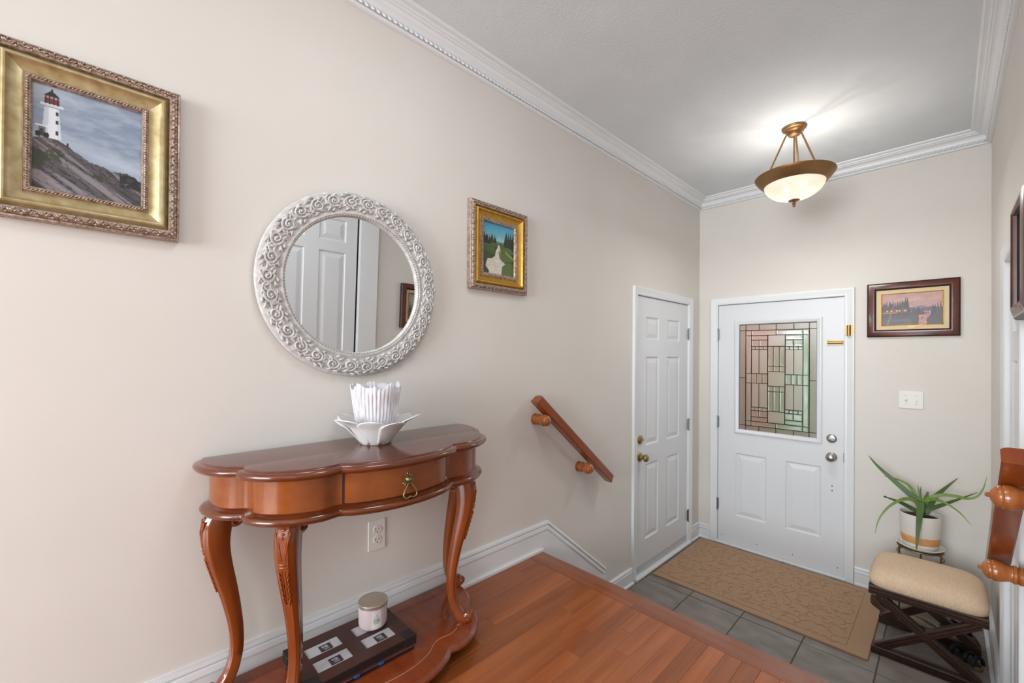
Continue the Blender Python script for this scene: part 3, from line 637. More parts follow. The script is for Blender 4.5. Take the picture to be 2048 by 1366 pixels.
for k in range(NS):
    a0 = 2*PI*k/NS; sg = 1 if k % 2 else -1; du = 2*PI/NS; L_ = R0*du          # one half wave of the running stem
    P2 = lambda x, y, h=.0240: CB(a0 + x/R0, sg*y*.86, h)
    # main stem swings across the band and winds into a volute
    taper([P2(-.036 + .072*q, -.021*math.cos(q*PI*.95) + .004, .0235) for q in np.linspace(0, .62, 9)], .0052)
    sp = []
    for q in np.linspace(0, 1, 26):
        an = -1.9 + q*1.6*2*PI; rr = .0200*(1-q)**.85 + .0035; sp.append(P2(.003 + rr*math.cos(an)*1.08, .003 + rr*math.sin(an), .0240+.0035*q))
    m.tube(sp, [.0050-.0018*i/25 for i in range(26)], 6)
    m.ell(P2(.003, .003, .0275), (.0045,0,0), P2(1,0)*0 + Vector((0,.0048,0)), Vector((0,0,.0048)), 7, 4)
    # acanthus leaflets fanning off the stem to both edges
    for x, y, an, ln, cv, r in ((-.036,-.018,.45,.034,1.5,.0060),(-.033,-.014,1.15,.034,1.0,.0056),(-.030,-.008,1.8,.030,.6,.0050),(-.022,-.024,.0,.034,.8,.0058),(.006,-.028,-.15,.030,-.9,.0056),(.018,-.022,.40,.030,-1.3,.0056),(.025,-.010,.95,.028,-1.1,.0052),(.024,.008,1.40,.025,-.9,.0050),(-.012,.027,.3,.030,-1.2,.0054),(-.022,.020,2.4,.020,1.0,.0048),(.010,.028,-.2,.026,.8,.0050),(-.004,-.028,2.9,.022,-.8,.0048),(.030,.018,2.0,.020,.8,.0044)):
        taper([P2(x + ln*q*math.cos(an+cv*q), max(-.0335, min(.0335, y + ln*q*math.sin(an+cv*q))), .0225+.0025*math.sin(PI*q)) for q in np.linspace(0, 1, 7)], r)
    for x, y in ((-.036,.020),(-.041,.014),(-.032,.027)): m.ell(P2(x, y, .0245), (.0035,0,0), (0,.0034,0), (0,0,.0034), 6, 3)
part(obj('carved_scrollwork', m, P['whitewash'], mr, smooth=60), 'carved acanthus scroll relief')
m = MB()
for k in range(150):
    th = 2*PI*k/150; m.ell(MP(.2545, th, .0205), (.0036,0,0), MP(1,th,0)*.0042, MP(1,th+PI/2,0)*.0042, 6, 3)
obj('beading', m, mat('grey_beading', (176,172,167), .6), mr, smooth=60)
obj('glass', MB().lathe([(.2515,.003),(.2515,.0075),(.0005,.0075)], (0,0,0), (1,0,0), 96), P['mirror'], mr, smooth=10)
mr.rotation_euler = (0, math.radians(1.65), 0)

# ---------------------------------------------------------------- small wall things
t = thing('outlet_plate', (0, .779, .36), 'white duplex outlet on the wall under the console table', 'outlet')
obj('cover_plate', MB().mbox(LW, .744, .303, .0003, .814, .419, .005), P['plastic'], t, smooth=0, bevel=.002, seg=2)
for zz in (.381, .341):
    m = MB(); m.lathe([(.0165,.004),(.0165,.0072),(.001,.0072)], LW(.779, zz, 0), (1,0,0), 20)
    rc = obj('receptacle', m, P['plastic'], t)
    m = MB(); m.mbox(LW, .7715, zz-.001, .005, .7735, zz+.008, .0076); m.mbox(LW, .7845, zz, .005, .7865, zz+.007, .0076); m.lathe([(.0025,.005),(.0025,.0077),(.0004,.0077)], LW(.779, zz-.008, 0), (1,0,0), 10)
    part(obj('slots', m, P['black'], rc, smooth=0), 'dark plug slots')
obj('screw', MB().lathe([(.003,.0045),(.0025,.0058),(.0003,.006)], LW(.779,.361,0), (1,0,0), 10), P['plastic'], t)
t = thing('switch_plate', (1.388, D, .79), 'white double switch plate below the lake painting', 'light switch')
obj('cover_plate', MB().mbox(FW, 1.328, .730, .0003, 1.448, .846, .006), P['plastic'], t, smooth=0, bevel=.0025, seg=2)
for q, s in ((1.363,1),(1.412,-1)):
    obj('toggle', MB().add([FW(a,b,h) for a,b,h in ((q-.005,.776,.005),(q+.005,.776,.005),(q+.005,.800,.005),(q-.005,.800,.005),(q-.004,.788+.004*s-.005,.017),(q+.004,.788+.004*s-.005,.017),(q+.004,.788+.004*s+.004,.017),(q-.004,.788+.004*s+.004,.017))], [(0,3,2,1),(4,5,6,7),(0,1,5,4),(1,2,6,5),(2,3,7,6),(3,0,4,7)]), P['plastic'], t, smooth=0)
    for zz in (.760,.816): obj('screw', MB().lathe([(.003,.006),(.002,.0072),(.0003,.0074)], FW(q,zz,0), (0,-1,0), 10), P['steel'], t)

# handrails
PEG = [(.001,0),(.029,0),(.031,.004),(.030,.008),(.024,.011),(.024,.014),(.0285,.018),(.0285,.024),(.0245,.028),(.0285,.031),(.0285,.037),(.025,.040),(.0245,.046),(.028,.056),(.032,.066),(.033,.074),(.0315,.081),(.029,.083),(.030,.086),(.028,.093),(.021,.100),(.012,.105),(.006,.106),(.0065,.110),(.004,.114),(.0005,.115)]
def handrail(fn, label, ends, dpeg=0.0, x0=.038, wood=P['rail_dark'], peg=P['oak'], dz=0.0):
    ya, za, yb, zb = ends
    t = thing('handrail', fn((ya+yb)/2, (za+zb)/2, 0), label, 'handrail')
    d = Vector((yb-ya, zb-za)).normalized(); n = Vector((-d.y, d.x)); hw = .026
    # cross-section in (out, normal): softened rectangle
    cs = [(x0+.004,-hw),(x0+.048,-hw),(x0+.052,-hw+.004),(x0+.052,hw-.008),(x0+.046,hw-.001),(x0+.036,hw+.002),(x0+.014,hw+.002),(x0+.005,hw-.002),(x0,hw-.008),(x0,-hw+.004)]
    rs = []
    for (yy, zz, cut) in ((ya, za, 0), (yb, zb, 1)):
        ring = []
        for h, q in cs:
            # plumb-ish cut ends
            s = (q*.30 if not cut else -q*.15)
            ring.append(fn(yy + n.x*q + d.x*s, zz + n.y*q + d.y*s, h))
        rs.append(ring)
    obj('rail', MB().rings(rs), wood, t, smooth=25)
    for yy, zz in ((1.685, .722+dpeg), (2.075, .398+dpeg)):
        obj('bracket', MB().lathe(PEG, fn(yy, zz, 0), OUT[fn], 28), peg, t, smooth=35)
    return t
handrail(LW, 'short stained wood handrail on two turned pegs, on the left wall above the steps', (1.632, .838, 2.318, .292))
handrail(RW, 'stained wood handrail on two turned pegs at the right edge, seen from above', (1.632, .826, 2.262, .326), -.013)
# ---------------------------------------------------------------- console table
TY = .685
def catmull(pts, k=6):
    out = []
    for i in range(len(pts)-1):
        p0 = Vector(pts[max(i-1,0)]); p1 = Vector(pts[i]); p2 = Vector(pts[i+1]); p3 = Vector(pts[min(i+2,len(pts)-1)])
        for j in range(k):
            t = j/k; out.append(.5*((2*p1) + (p2-p0)*t + (2*p0-5*p1+4*p2-p3)*t*t + (3*p1-p0-3*p2+p3)*t**3))
    out.append(Vector(pts[-1])); return out
HALF = [(.022,.466),(.055,.476),(.10,.474),(.145,.461),(.178,.439),(.198,.415),(.207,.404),(.216,.402),(.236,.405),(.262,.399),(.288,.382),(.312,.360),(.333,.332),(.350,.300),(.360,.268),(.364,.236),(.360,.208),(.359,.196),(.363,.187),(.376,.170),(.391,.140),(.404,.098),(.413,.050),(.4155,0.0)]
def outline(sy=1.0, sx=1.0):
    h = catmull([(a*sx, b*sy) for a, b in HALF], 4)
    r = [(p.x, TY + p.y) for p in h]; l = [(p.x, TY - p.y) for p in h[:-1]][::-1]
    return [Vector(p) for p in r + l]                      # from back right round the front to back left
def offset(o, d, keep_back=True):
    n = len(o); r = []
    for i in range(n):
        t = (o[min(i+1,n-1)] - o[max(i-1,0)]).normalized(); nn = Vector((-t.y, t.x))
        if nn.dot(o[i] - Vector((.15, TY))) < 0: nn = -nn
        p = o[i] + nn*d
        if i in (0, n-1) and keep_back: p.x = o[i].x
        r.append(p)
    return r
def slabrings(m, o, prof):
    m.rings([[(p.x, p.y, z) for p in offset(o, d)] for d, z in prof]); return m
tb = thing('console_table', (.2, TY, 0), 'cherry stained serpentine console table with cabriole legs and one drawer', 'table')
O = outline()
obj('table_top', slabrings(MB(), O, [(-.02,.7285),(0,.7285),(.010,.730),(.016,.733),(.0195,.738),(.0200,.743),(.017,.748),(.011,.7505),(.004,.7515),(.0015,.7535),(0,.7565),(-.003,.757)]), P['wood_top'], tb, smooth=50)
part(obj('moulded_edge', slabrings(MB(), O, [(.000,.7282),(.0105,.7296),(.0166,.7328),(.0201,.7378),(.0206,.7431),(.0176,.7484),(.0112,.7511),(.0045,.7519),(.001,.7519)]), P['wood_edge'], tb, smooth=50), 'glossy rounded edge of the top')
A = offset(O, -.020)
m = MB(); m.rings([[(p.x, p.y, z) for p in A] for z in (.632,.7287)]); obj('apron', m, P['wood_apron'], tb, smooth=25)
# drawer front: the centre bulge
def strip(o, lim): return [p for p in o if abs(p.y-TY) <= lim]
s0 = strip(offset(O, -.0195), .181); s1 = strip(offset(O, -.016), .178)
m = MB(); m.rings([[(p.x,p.y,z) for z in (.638,.7245)] + [(q.x-.02,q.y,z) for z in (.7245,.638)] for p, q in zip(s1, s1)])
dr = obj('drawer', m, P['wood_apron'], tb, smooth=25)
m = MB(); m.rings([[(p.x,p.y,z) for z in (.6345,.728)] + [(p.x-.01,p.y,z) for z in (.728,.6345)] for p in strip(offset(O,-.0193), .184)])
part(obj('drawer_gap', m, mat('gap_shadow_wood', (36,14,8), .6), tb, smooth=25), 'dark gap round the drawer')
hx = max(p.x for p in s1); hc = Vector((hx, TY-.004, .684))
m = MB(); m.lathe([(.0,.0),(.014,.0),(.014,.003),(.008,.007),(.006,.012),(.0005,.014)], hc, (1,0,0), 16)
for k in range(14):
    a = 2*PI*k/14; d_ = Vector((0, math.cos(a), math.sin(a))); m.ell(hc + d_*.0155 + Vector((.0035,0,0)), d_*.0070, Vector((1,0,0)).cross(d_)*.0030, (.003,0,0), 6, 4)
pl = obj('drawer_pull', m, P['antique'], dr, smooth=50)
ringp = [(-.004,-.006),(-.012,-.020),(-.0185,-.033),(-.0165,-.042),(-.008,-.0445),(0,-.041),(.008,-.0445),(.0165,-.042),(.0185,-.033),(.012,-.020),(.004,-.006)]
for_ring = [Vector((hx+.010+.006*min(1,-b/.04), hc.y+a*1.25, hc.z+b*1.12-.004)) for a, b in ringp]
obj('ring', MB().tube([v for i in range(len(for_ring)-1) for v in (for_ring[i], (for_ring[i]+for_ring[i+1])/2)] + [for_ring[-1]], .0027, 8), P['antique'], dr, smooth=60)
Bm = offset(O, -.020)
obj('lower_moulding', slabrings(MB(), O, [(-.06,.601),(-.016,.601),(-.006,.604),(.001,.609),(.004,.615),(.003,.621),(-.003,.6265),(-.010,.6285),(-.014,.630),(-.017,.634),(-.021,.6345)]), P['wood_edge'], tb, smooth=50)
SH = outline(.925, 1.02)
obj('shelf', slabrings(MB(), SH, [(-.03,.036),(-.004,.036),(.006,.039),(.012,.045),(.013,.051),(.008,.058),(.002,.061),(0,.0645),(-.003,.065)]), mat('shelf_wood', (116,50,22), .22, c2=(136,62,28), scale=(5,30,8), coat=.5), tb, smooth=50)
s = strip(offset(SH, -.055), .26)
part(obj('inlay_line', MB().tube([(p.x, p.y, .0648) for p in s], .0013, 6), P['inlay'], tb, smooth=60), 'pale inlaid line along the shelf')
for x, y in ((.06,.40),(.06,-.40),(.30,.27),(.30,-.27),(.38,0)):
    obj('bun_foot', MB().lathe([(.016,.0),(.022,.008),(.023,.020),(.018,.030),(.018,.037)], (x, TY+y, 0), (0,0,1), 16), P['wood_edge'], tb, smooth=50)
# cabriole legs: z, centre offset outwards, outward half width, side half width
LEG = [(.602,-.010,.034,.027),(.580,.000,.036,.028),(.550,.004,.035,.028),(.510,.004,.032,.027),(.460,-.004,.029,.025),(.400,-.018,.026,.022),(.340,-.032,.0225,.0195),(.280,-.043,.0195,.0175),(.230,-.049,.0175,.0165),(.185,-.050,.0165,.016),(.145,-.044,.0165,.0165),(.115,-.033,.0185,.0175),(.092,-.018,.0215,.019),(.074,-.006,.0235,.0205),(.065,-.004,.022,.019)]
def leg(base, ang):
    o_ = Vector((math.cos(ang), math.sin(ang), 0)); s_ = Vector((-o_.y, o_.x, 0)); b = Vector((base[0], base[1], 0))
    cs = [(-1,-.75),(-.75,-1),(.55,-1),(.72,-.92),(.80,-.70),(1.0,-.52),(1.0,.52),(.80,.70),(.72,.92),(.55,1),(-.75,1),(-1,.75)]
    def at(z):
        for i in range(len(LEG)-1):
            if LEG[i][0] >= z >= LEG[i+1][0]:
                t = (LEG[i][0]-z)/(LEG[i][0]-LEG[i+1][0]); return [LEG[i][q]*(1-t)+LEG[i+1][q]*t for q in (1,2,3)]
        return LEG[-1][1:]
    zs = catmull([(r[0], r[1]) for r in LEG], 3); W1 = catmull([(r[2], r[3]) for r in LEG], 3)
    rs = [[b + o_*(c.y + u*w.x) + s_*(v*w.y) + Vector((0,0,c.x)) for u, v in cs] for c, w in zip(zs, W1)]
    lg = obj('leg', MB().rings(rs), P['wood_leg'], tb, smooth=45)
    m = MB()
    def front(z, v=0.0, e=.001):
        c, w, sw = at(z); return b + o_*(c + w + e) + s_*(v) + Vector((0,0,z))
    def bar(z, hw, hh): m.ell(front(z, 0, .0005), s_*hw, Vector((0,0,hh)), o_*.004, 8, 4)
    bar(.498, .014, .0042); bar(.489, .014, .0042)
    for sg in (-1, 1):
        for q0, q1 in ((.019,.006),(.0135,.003)):
            m.tube([front(.585, sg*q0), front(.548, sg*(q0+q1)/2), front(.508, sg*q1)], [.0016,.0022,.0016], 6)
        for k in range(6):
            z = .474 - .0165*k; x = .0125 - .0006*k
            m.tube([front(z, sg*x), front(z-.007, sg*(x-.0018), .002), front(z-.016, sg*(x-.005), .001)], [.0012,.0030,.0010], 6)
        m.tube([front(.478, sg*.004), front(.43, sg*.0035), front(.385, sg*.003)], [.0012,.0016,.001], 6)
    for k in range(3): m.ell(front(.590-.010*k), s_*(.008-.0022*k), Vector((0,0,.0045)), o_*.003, 6, 4)
    m.tube([front(.380,-.008), front(.372,-.004,.002), front(.371,.004,.002), front(.379,.008)], [.001,.0026,.0026,.001], 6)
    part(obj('carving', m, P['wood_carve'], lg, smooth=60), 'carved leaf and ribbon relief')
    m = MB(); c, w, sw = at(.575)
    for sg in (-1, 1):
        v0 = b + o_*(-.040) + s_*(sg*sw*.86) + Vector((0,0,.575))
        pts = []
        for i in range(18):
            q = i/17; an = q*1.6*2*PI + PI*.1; rr = .0185*(1-q)+.003*q; pts.append(v0 + o_*(rr*math.cos(an)) + Vector((0,0,rr*math.sin(an))) + s_*sg*(.003+.003*q))
        m.tube(pts, [.0042-.0012*i/17 for i in range(18)], 6)
    m.lathe([(.0205,-sw*.9),(.0215,-sw*.6),(.0215,sw*.6),(.0205,sw*.9)], b + o_*(-.040) + Vector((0,0,.575)), s_, 20)
    obj('knee_volute', m, P['wood_leg'], lg, smooth=50)
    m = MB(); f0 = b + o_*.014 + Vector((0,0,.0835))
    m.lathe([(.001,-.0205),(.006,-.0215),(.0075,-.019),(.014,-.018),(.0175,-.015),(.0175,.015),(.014,.018),(.0075,.019),(.006,.0215),(.001,.0205)], f0, s_, 20)
    obj('foot_scroll', m, P['wood_leg'], lg, smooth=45)
leg((.068, TY-.436), -PI/2); leg((.068, TY+.436), PI/2)
leg((.285, TY-.308), math.radians(-40)); leg((.285, TY+.308), math.radians(40))

# white lotus ornament on the table top
oc = Vector((.165, .690, .757)); lo = thing('lotus_ornament', oc, 'white glass lotus bowl with a tall fluted cup, on the console table', 'ornament')
milk = mat('milk_glass', (232,230,230), .22, coat=.3); milk.node_tree.nodes['Principled BSDF'].inputs['Subsurface Weight'].default_value = .0
NP_ = 9
def petal(k, a0, rtip, ztip, wmax):
    m = MB(); rs = []
    for i in range(11):
        v = i/10
        r = .050 + .058*min(v, .78)/.78 + (rtip-.108)*max(0, (v-.62)/.38)**1.5
        z = .7595 + (ztip-.7595)*(v if v < .8 else .8 + (v-.8)*.8)
        half = PI/NP_*1.30*(1.0 if v < .62 else max(.06, math.cos((v-.62)/.38*PI/2)**.62))
        row = []
        for j in range(11):
            u = (j-5)/5; an = a0 + u*half; rr = r + .008*u*u*v*(1.2-v) - .004*(1-u*u)*(1-v); zz = z + .006*u*u*(v*(1-v))*3
            row.append((oc.x + rr*math.cos(an), oc.y + rr*math.sin(an), zz))
        rs.append(row)
    m.rings(rs, False); o = obj('petal', m, milk, lo, smooth=180, solid=.003); return o
for k in range(NP_): petal(k, 2*PI*(k+.15)/NP_, .132 + (.024 if k % 2 else 0), .846 + .016*((k*5) % 3)/2, 1)
obj('bowl', MB().lathe([(.001,.0),(.046,.0),(.050,.003),(.062,.024),(.068,.036),(.064,.036),(.056,.024),(.046,.008),(.001,.006)], oc, (0,0,1), 48), milk, lo, smooth=50)
m = MB(); n = 120; rs = []
random.seed(3)
tips = [.012*random.random() for _ in range(n)]
for i, (r, z) in enumerate([(.046,.772),(.056,.800),(.066,.840),(.073,.885),(.079,.930),(.083,.955)]):
    row = []
    for j in range(n):
        a = 2*PI*j/n; fl = 1 + (.020 if j % 3 == 0 else (-.012 if j % 3 == 1 else 0)) ; zz = z
        if i == 5: zz += .006*math.sin(a*5+.7) + .006*math.sin(a*9) + tips[j]*.5
        row.append((oc.x + r*fl*math.cos(a), oc.y + r*fl*math.sin(a), zz))
    rs.append(row)
m.rings(rs, True, True, False)
cupm = mat('fluted_cup_glass', (186,181,190), .25, c2=(226,223,227), scale=(160,160,5), coat=.3, lo=.3, hi=.6)
obj('fluted_cup', m, cupm, lo, smooth=25, solid=.003)

# two albums on the table shelf and the candle on them
al = thing('photo_album', (.19, .60, .066), 'black photo album lying under the brown one on the table shelf', 'album')
obj('cover', MB().box(.093, .428, .0655, .292, .776, .0695).box(.093, .428, .0845, .292, .776, .0885), P['album_dark'], al, smooth=0, bevel=.001)
part(obj('page_block', MB().box(.097, .434, .0695, .286, .770, .0845), P['pinkedge'], al, smooth=0), 'pinkish edge of the pages')
for yy in (.452, .565, .646): obj('page_tab', MB().box(.270, yy, .0705, .294, yy+.018, .083), P['blue'], al, smooth=0, bevel=.002)
ab = thing('photo_album', (.19, .60, .089), 'dark brown photo album with four white picture windows, topmost on the table shelf', 'album')
ax0, ax1, ay0, ay1, az0, az1 = .083, .303, .424, .774, .0888, .1195
WIN = [(.126,.180,.470,.576),(.205,.259,.470,.577),(.126,.180,.622,.725),(.203,.257,.622,.725)]
obj('cover', rects(MB(), lambda a,b,h: (a,b,h), ax0, ax1, ay0, ay1, WIN, az1-.004, az1).box(ax0, ay0, az0, ax1, ay1, az0+.004), P['album'], ab, smooth=0)
obj('page_block', MB().box(ax0+.004, ay0+.006, az0+.004, ax1-.004, ay1-.006, az1-.004), P['album_dark'], ab, smooth=0)
for (p, q, r, s) in ((ax1-.042, ay1-.042, ax1+.0012, ay1+.0012),(ax1-.042, ay0-.0012, ax1+.0012, ay0+.042),(ax0-.0012, ay0-.0012, ax0+.042, ay0+.042),(ax0-.0012, ay1-.042, ax0+.042, ay1+.0012)):
    part(obj('corner_guard', MB().box(p, q, az0-.0002, r, s, az1+.0007), P['album_dark'], ab, smooth=0, bevel=.001), 'black leatherette corner')
for i, (x0, x1, y0, y1) in enumerate(WIN):
    pc = obj('photo_insert', MB().box(x0+.0005, y0+.0005, az1-.0045, x1-.0005, y1-.0005, az1-.0022), P['photo_card'], ab, smooth=0)
    cy = (y0+y1)/2 + .006 if i != 1 else (y0+y1)/2 + .007; cx = (x0+x1)/2 + .004
    obj('insert_label', MB().box(cx-.017, cy-.0185, az1-.0024, cx+.017, cy+.0185, az1-.0018), mat('label_charcoal', (58,56,62), .5), pc, smooth=0)
    m = MB()
    for (dx, dy, a, b) in ((-.007,-.006,.006,.0045),(-.004,.004,.0045,.004),(-.009,.001,.003,.006),(.001,0,.0015,.008),(.006,.002,.0012,.009),(.010,.001,.0012,.007)):
        m.box(cx+dx-a*.5, cy+dy-b, az1-.0019, cx+dx+a*.5, cy+dy+b, az1-.0016)
    part(obj('label_print', m, P['photo_card'], pc, smooth=0), 'white printed mark')
cc = Vector((.153, .692, az1+.0004)); ca = thing('jar_candle', cc, 'pink jar candle with a metal lid, standing on the brown album', 'candle')
obj('glass_jar', MB().lathe([(.001,.0),(.038,.0),(.043,.002),(.0465,.008),(.048,.016),(.048,.072),(.047,.0745),(.001,.0745)], cc, (0,0,1), 48), P['pinkwax'], ca, smooth=40)
obj('lid', MB().lathe([(.001,.0735),(.0492,.0735),(.0498,.0745),(.0498,.084),(.0488,.0855),(.046,.0858),(.045,.0852),(.001,.0852)], cc, (0,0,1), 48), P['rosegold'], ca, smooth=30)
LA = math.atan2(0-cc.y, 1.557-cc.x) + .26
def on_jar(a, z, e=.0004): return Vector((cc.x + (.048+e)*math.cos(LA + a/.048), cc.y + (.048+e)*math.sin(LA + a/.048), cc.z + z))
def jar_patch(m, a0, a1, z0, z1, e):
    n = 8; m.rings([[on_jar(a0+(a1-a0)*i/n, z, e) for i in range(n+1)] for z in (z0, z1)], False); return m
m = MB(); jar_patch(m, -.0175, .0175, .013, .065, .0004); jar_patch(m, -.0145, .0145, .010, .068, .0004)
lb = obj('label', m, P['label'], ca, smooth=60)
m = MB()
for s in (-.0155, .0150): jar_patch(m, s, s+.0005, .016, .062, .0008)
for z in (.0145, .0630): jar_patch(m, -.013, .013, z, z+.0005, .0008)
for q in (-.004, 0, .004): m.tube([on_jar(q*.3, .052, .0008), on_jar(q, .058-abs(q)*.6, .0008)], .0006, 4)
obj('label_border', m, P['greyink'], lb, smooth=0)
def text_on_jar(word, z, size, matl, name='lettering'):
    cu = bpy.data.curves.new('letters', 'FONT'); cu.body = word; cu.size = size; cu.align_x = 'CENTER'; cu.align_y = 'CENTER'
    to = bpy.data.objects.new('letters', cu); COL.objects.link(to)
    dg = bpy.context.evaluated_depsgraph_get(); me = bpy.data.meshes.new_from_object(to.evaluated_get(dg))
    bpy.data.objects.remove(to)
    m = MB(); m.v = [tuple(on_jar(v.co.x, z+v.co.y, .0010)) for v in me.vertices]; m.f = [tuple(p.vertices) for p in me.polygons]
    obj(name, m, matl, lb, smooth=0)
for wd_, z, s in (('ROSE', .0405, .0072), ('WATER', .0345, .0072), ('& IVY', .0285, .0072)): text_on_jar(wd_, z, s, P['ink'])
obj('lettering', MB().tube([on_jar(-.010+.0022*i, .0485+.0013*math.sin(i*2.3), .0010) for i in range(10)], .00045, 4), P['greyink'], lb, smooth=0)

# ---------------------------------------------------------------- ceiling lamp
lp = thing('ceiling_lamp', (LX, LY, CZ), 'semi flush ceiling lamp with a frosted bowl hung on bronze rods', 'lamp')
Lc = Vector((LX, LY, 0))
obj('canopy', MB().lathe([(.001,CZ-.0003),(.064,CZ-.0003),(.0655,CZ-.006),(.063,CZ-.012),(.056,CZ-.016),(.050,CZ-.017),(.046,CZ-.024),(.036,CZ-.028),(.032,CZ-.034),(.034,CZ-.042),(.030,CZ-.050),(.016,CZ-.056),(.001,CZ-.057)], Lc, (0,0,1), 40), P['bronze'], lp, smooth=40)
for k in range(2):
    a = .9 + PI*k; obj('screw_cap', MB().lathe([(.006,CZ-.014),(.006,CZ-.019),(.003,CZ-.022),(.0005,CZ-.022)], Lc + Vector((.055*math.cos(a), .055*math.sin(a), 0)), (0,0,1), 12), P['bronze'], lp)
for k in range(3):
    a = math.radians(90 + 120*k); e = Vector((math.cos(a), math.sin(a), 0))
    rd = obj('rod', MB().tube([Lc+e*.020+Vector((0,0,CZ-.040)), Lc+e*.034+Vector((0,0,CZ-.040)), Lc+e*.043+Vector((0,0,CZ-.046)), Lc+e*.050+Vector((0,0,CZ-.060)), Lc+e*.150+Vector((0,0,2.158))], .0052, 10), P['bronze'], lp, smooth=60)
    obj('rod_nut', MB().lathe([(.001,2.150),(.008,2.150),(.010,2.156),(.006,2.166),(.006,2.172),(.001,2.174)], Lc+e*.150, (0,0,1), 14), P['bronze'], rd, smooth=50)
obj('centre_stem', MB().lathe([(.0045,CZ-.05),(.0045,2.03)], Lc, (0,0,1), 12), P['bronze'], lp)
e = Vector((math.cos(1.35), math.sin(1.35), 0)); obj('finial', MB().lathe([(.004,2.15),(.004,2.205),(.010,2.213),(.011,2.219),(.007,2.223),(.001,2.224)], Lc+e*.118, (0,0,1), 14), P['bronze'], lp, smooth=50)
obj('bronze_rim', MB().lathe_closed([(.150,2.118),(.153,2.110),(.162,2.108),(.172,2.116),(.186,2.131),(.199,2.149),(.2065,2.159),(.208,2.164),(.205,2.168),(.199,2.166),(.192,2.158),(.178,2.142),(.162,2.128),(.156,2.124)], Lc, (0,0,1), 72), P['bronze'], lp, smooth=40)
gm = bpy.data.materials.new('frosted_lamp_glass'); gm.use_nodes = True; nt = gm.node_tree; nt.nodes.clear()
ou = nt.nodes.new('ShaderNodeOutputMaterial'); tr = nt.nodes.new('ShaderNodeBsdfTranslucent'); di = nt.nodes.new('ShaderNodeBsdfDiffuse'); mx = nt.nodes.new('ShaderNodeMixShader'); em = nt.nodes.new('ShaderNodeEmission'); ad = nt.nodes.new('ShaderNodeAddShader')
tp = nt.nodes.new('ShaderNodeBsdfTransparent'); m2 = nt.nodes.new('ShaderNodeMixShader'); m2.inputs[0].default_value = .30; tp.inputs[0].default_value = (1,.96,.90,1)
tr.inputs[0].default_value = (.12,.10,.08,1); di.inputs[0].default_value = (.9,.86,.80,1); mx.inputs[0].default_value = .45
em.inputs[0].default_value = (1.0,.80,.66,1); em.inputs[1].default_value = .40
nt.links.new(tr.outputs[0], mx.inputs[1]); nt.links.new(di.outputs[0], mx.inputs[2]); nt.links.new(mx.outputs[0], m2.inputs[1]); nt.links.new(tp.outputs[0], m2.inputs[2]); nt.links.new(m2.outputs[0], ad.inputs[0]); nt.links.new(em.outputs[0], ad.inputs[1]); nt.links.new(ad.outputs[0], ou.inputs[0])
bowl = [(.157*math.sin(t), 2.122-.106*(math.cos(t))) for t in np.linspace(.06, PI/2, 16)]
part(obj('glass_bowl', MB().lathe(bowl, Lc, (0,0,1), 64, cap=False), gm, lp, smooth=60, solid=.003), 'frosted white glass bowl, lit')
obj('bottom_finial', MB().lathe([(.001,2.019),(.029,2.017),(.030,2.013),(.024,2.009),(.009,2.006),(.006,2.000),(.010,1.996),(.010,1.991),(.006,1.988),(.008,1.983),(.0075,1.978),(.003,1.974),(.0005,1.973)], Lc, (0,0,1), 28), P['bronze'], lp, smooth=50)
for k in range(2):
    a = math.radians(150 + 180*k); p = Lc + Vector((.055*math.cos(a), .055*math.sin(a), 2.088))
    obj('bulb', MB().ell(p, (.022,0,0), (0,.022,0), (0,0,.026), 12, 8), emis(mat('lamp_bulb', (255,240,220), .5), (255,222,180), 3.0), lp)
    point('lamp_light', p, 6.6, (1.0,.965,.915), .03)

dl = bpy.data.lights.new('lamp_bowl_glow', 'AREA'); dl.shape = 'DISK'; dl.size = .30; dl.energy = 6.0; dl.color = (1.0, .985, .96)   # what the frosted bowl sends down into the foyer
do_ = bpy.data.objects.new('lamp_bowl_glow', dl); COL.objects.link(do_); do_.location = (LX, LY, 1.972)

# ---------------------------------------------------------------- doormat
mt = thing('doormat', (.655, 3.355, FZ), 'tan woven doormat with a raised vine pattern, lying before the front door', 'doormat')
mx0, mx1, my0, my1 = .052, 1.262, 2.925, 3.790
obj('mat_base', MB().box(mx0, my0, FZ+.0005, mx1, my1, FZ+.0085), P['mat'], mt, smooth=0, bevel=.003, seg=2)
obj('bound_edge', MB().frame(lambda a,b,h: (a,b,FZ+h), mx0-.003, my0-.003, mx1+.003, my1+.003, [(0,.0005),(0,.008),(.003,.011),(.010,.011),(.012,.008),(.012,.0005)]), P['mat'], mt, smooth=30)
m = MB(); random.seed(21)
def ml(x, y): return Vector((x, y, FZ+.0088))
bx0, bx1, by0, by1 = mx0+.02, mx1-.115, my0+.065, my1-.065
for y in np.arange(by0+.025, by1, .050):
    for x in np.arange(bx0+.03, bx1-.03, .072):
        x_ = x + random.uniform(-.012,.012); y_ = y + random.uniform(-.012,.012); a0 = random.uniform(0, 2*PI)
        for q in range(2):
            rr = random.uniform(.018,.034); a1 = a0 + PI*q + random.uniform(-.4,.4); sg = random.choice((-1,1))
            m.tube([ml(x_ + rr*math.cos(a1+sg*t)*.9 + .02*math.cos(a1), y_ + rr*math.sin(a1+sg*t) + .012*math.sin(a1)) for t in np.linspace(0, 2.3, 6)], [.0007,.0013,.0016,.0016,.0013,.0007], 5)
for x in (bx1+.02,): m.tube([ml(x, by0), ml(x, by1)], .0016, 5)
for y in (by0-.01, by1+.01): m.tube([ml(bx0, y), ml(bx1+.02, y)], .0016, 5)
part(obj('vine_relief', m, P['mat_line'], mt, smooth=60), 'raised vine pattern')

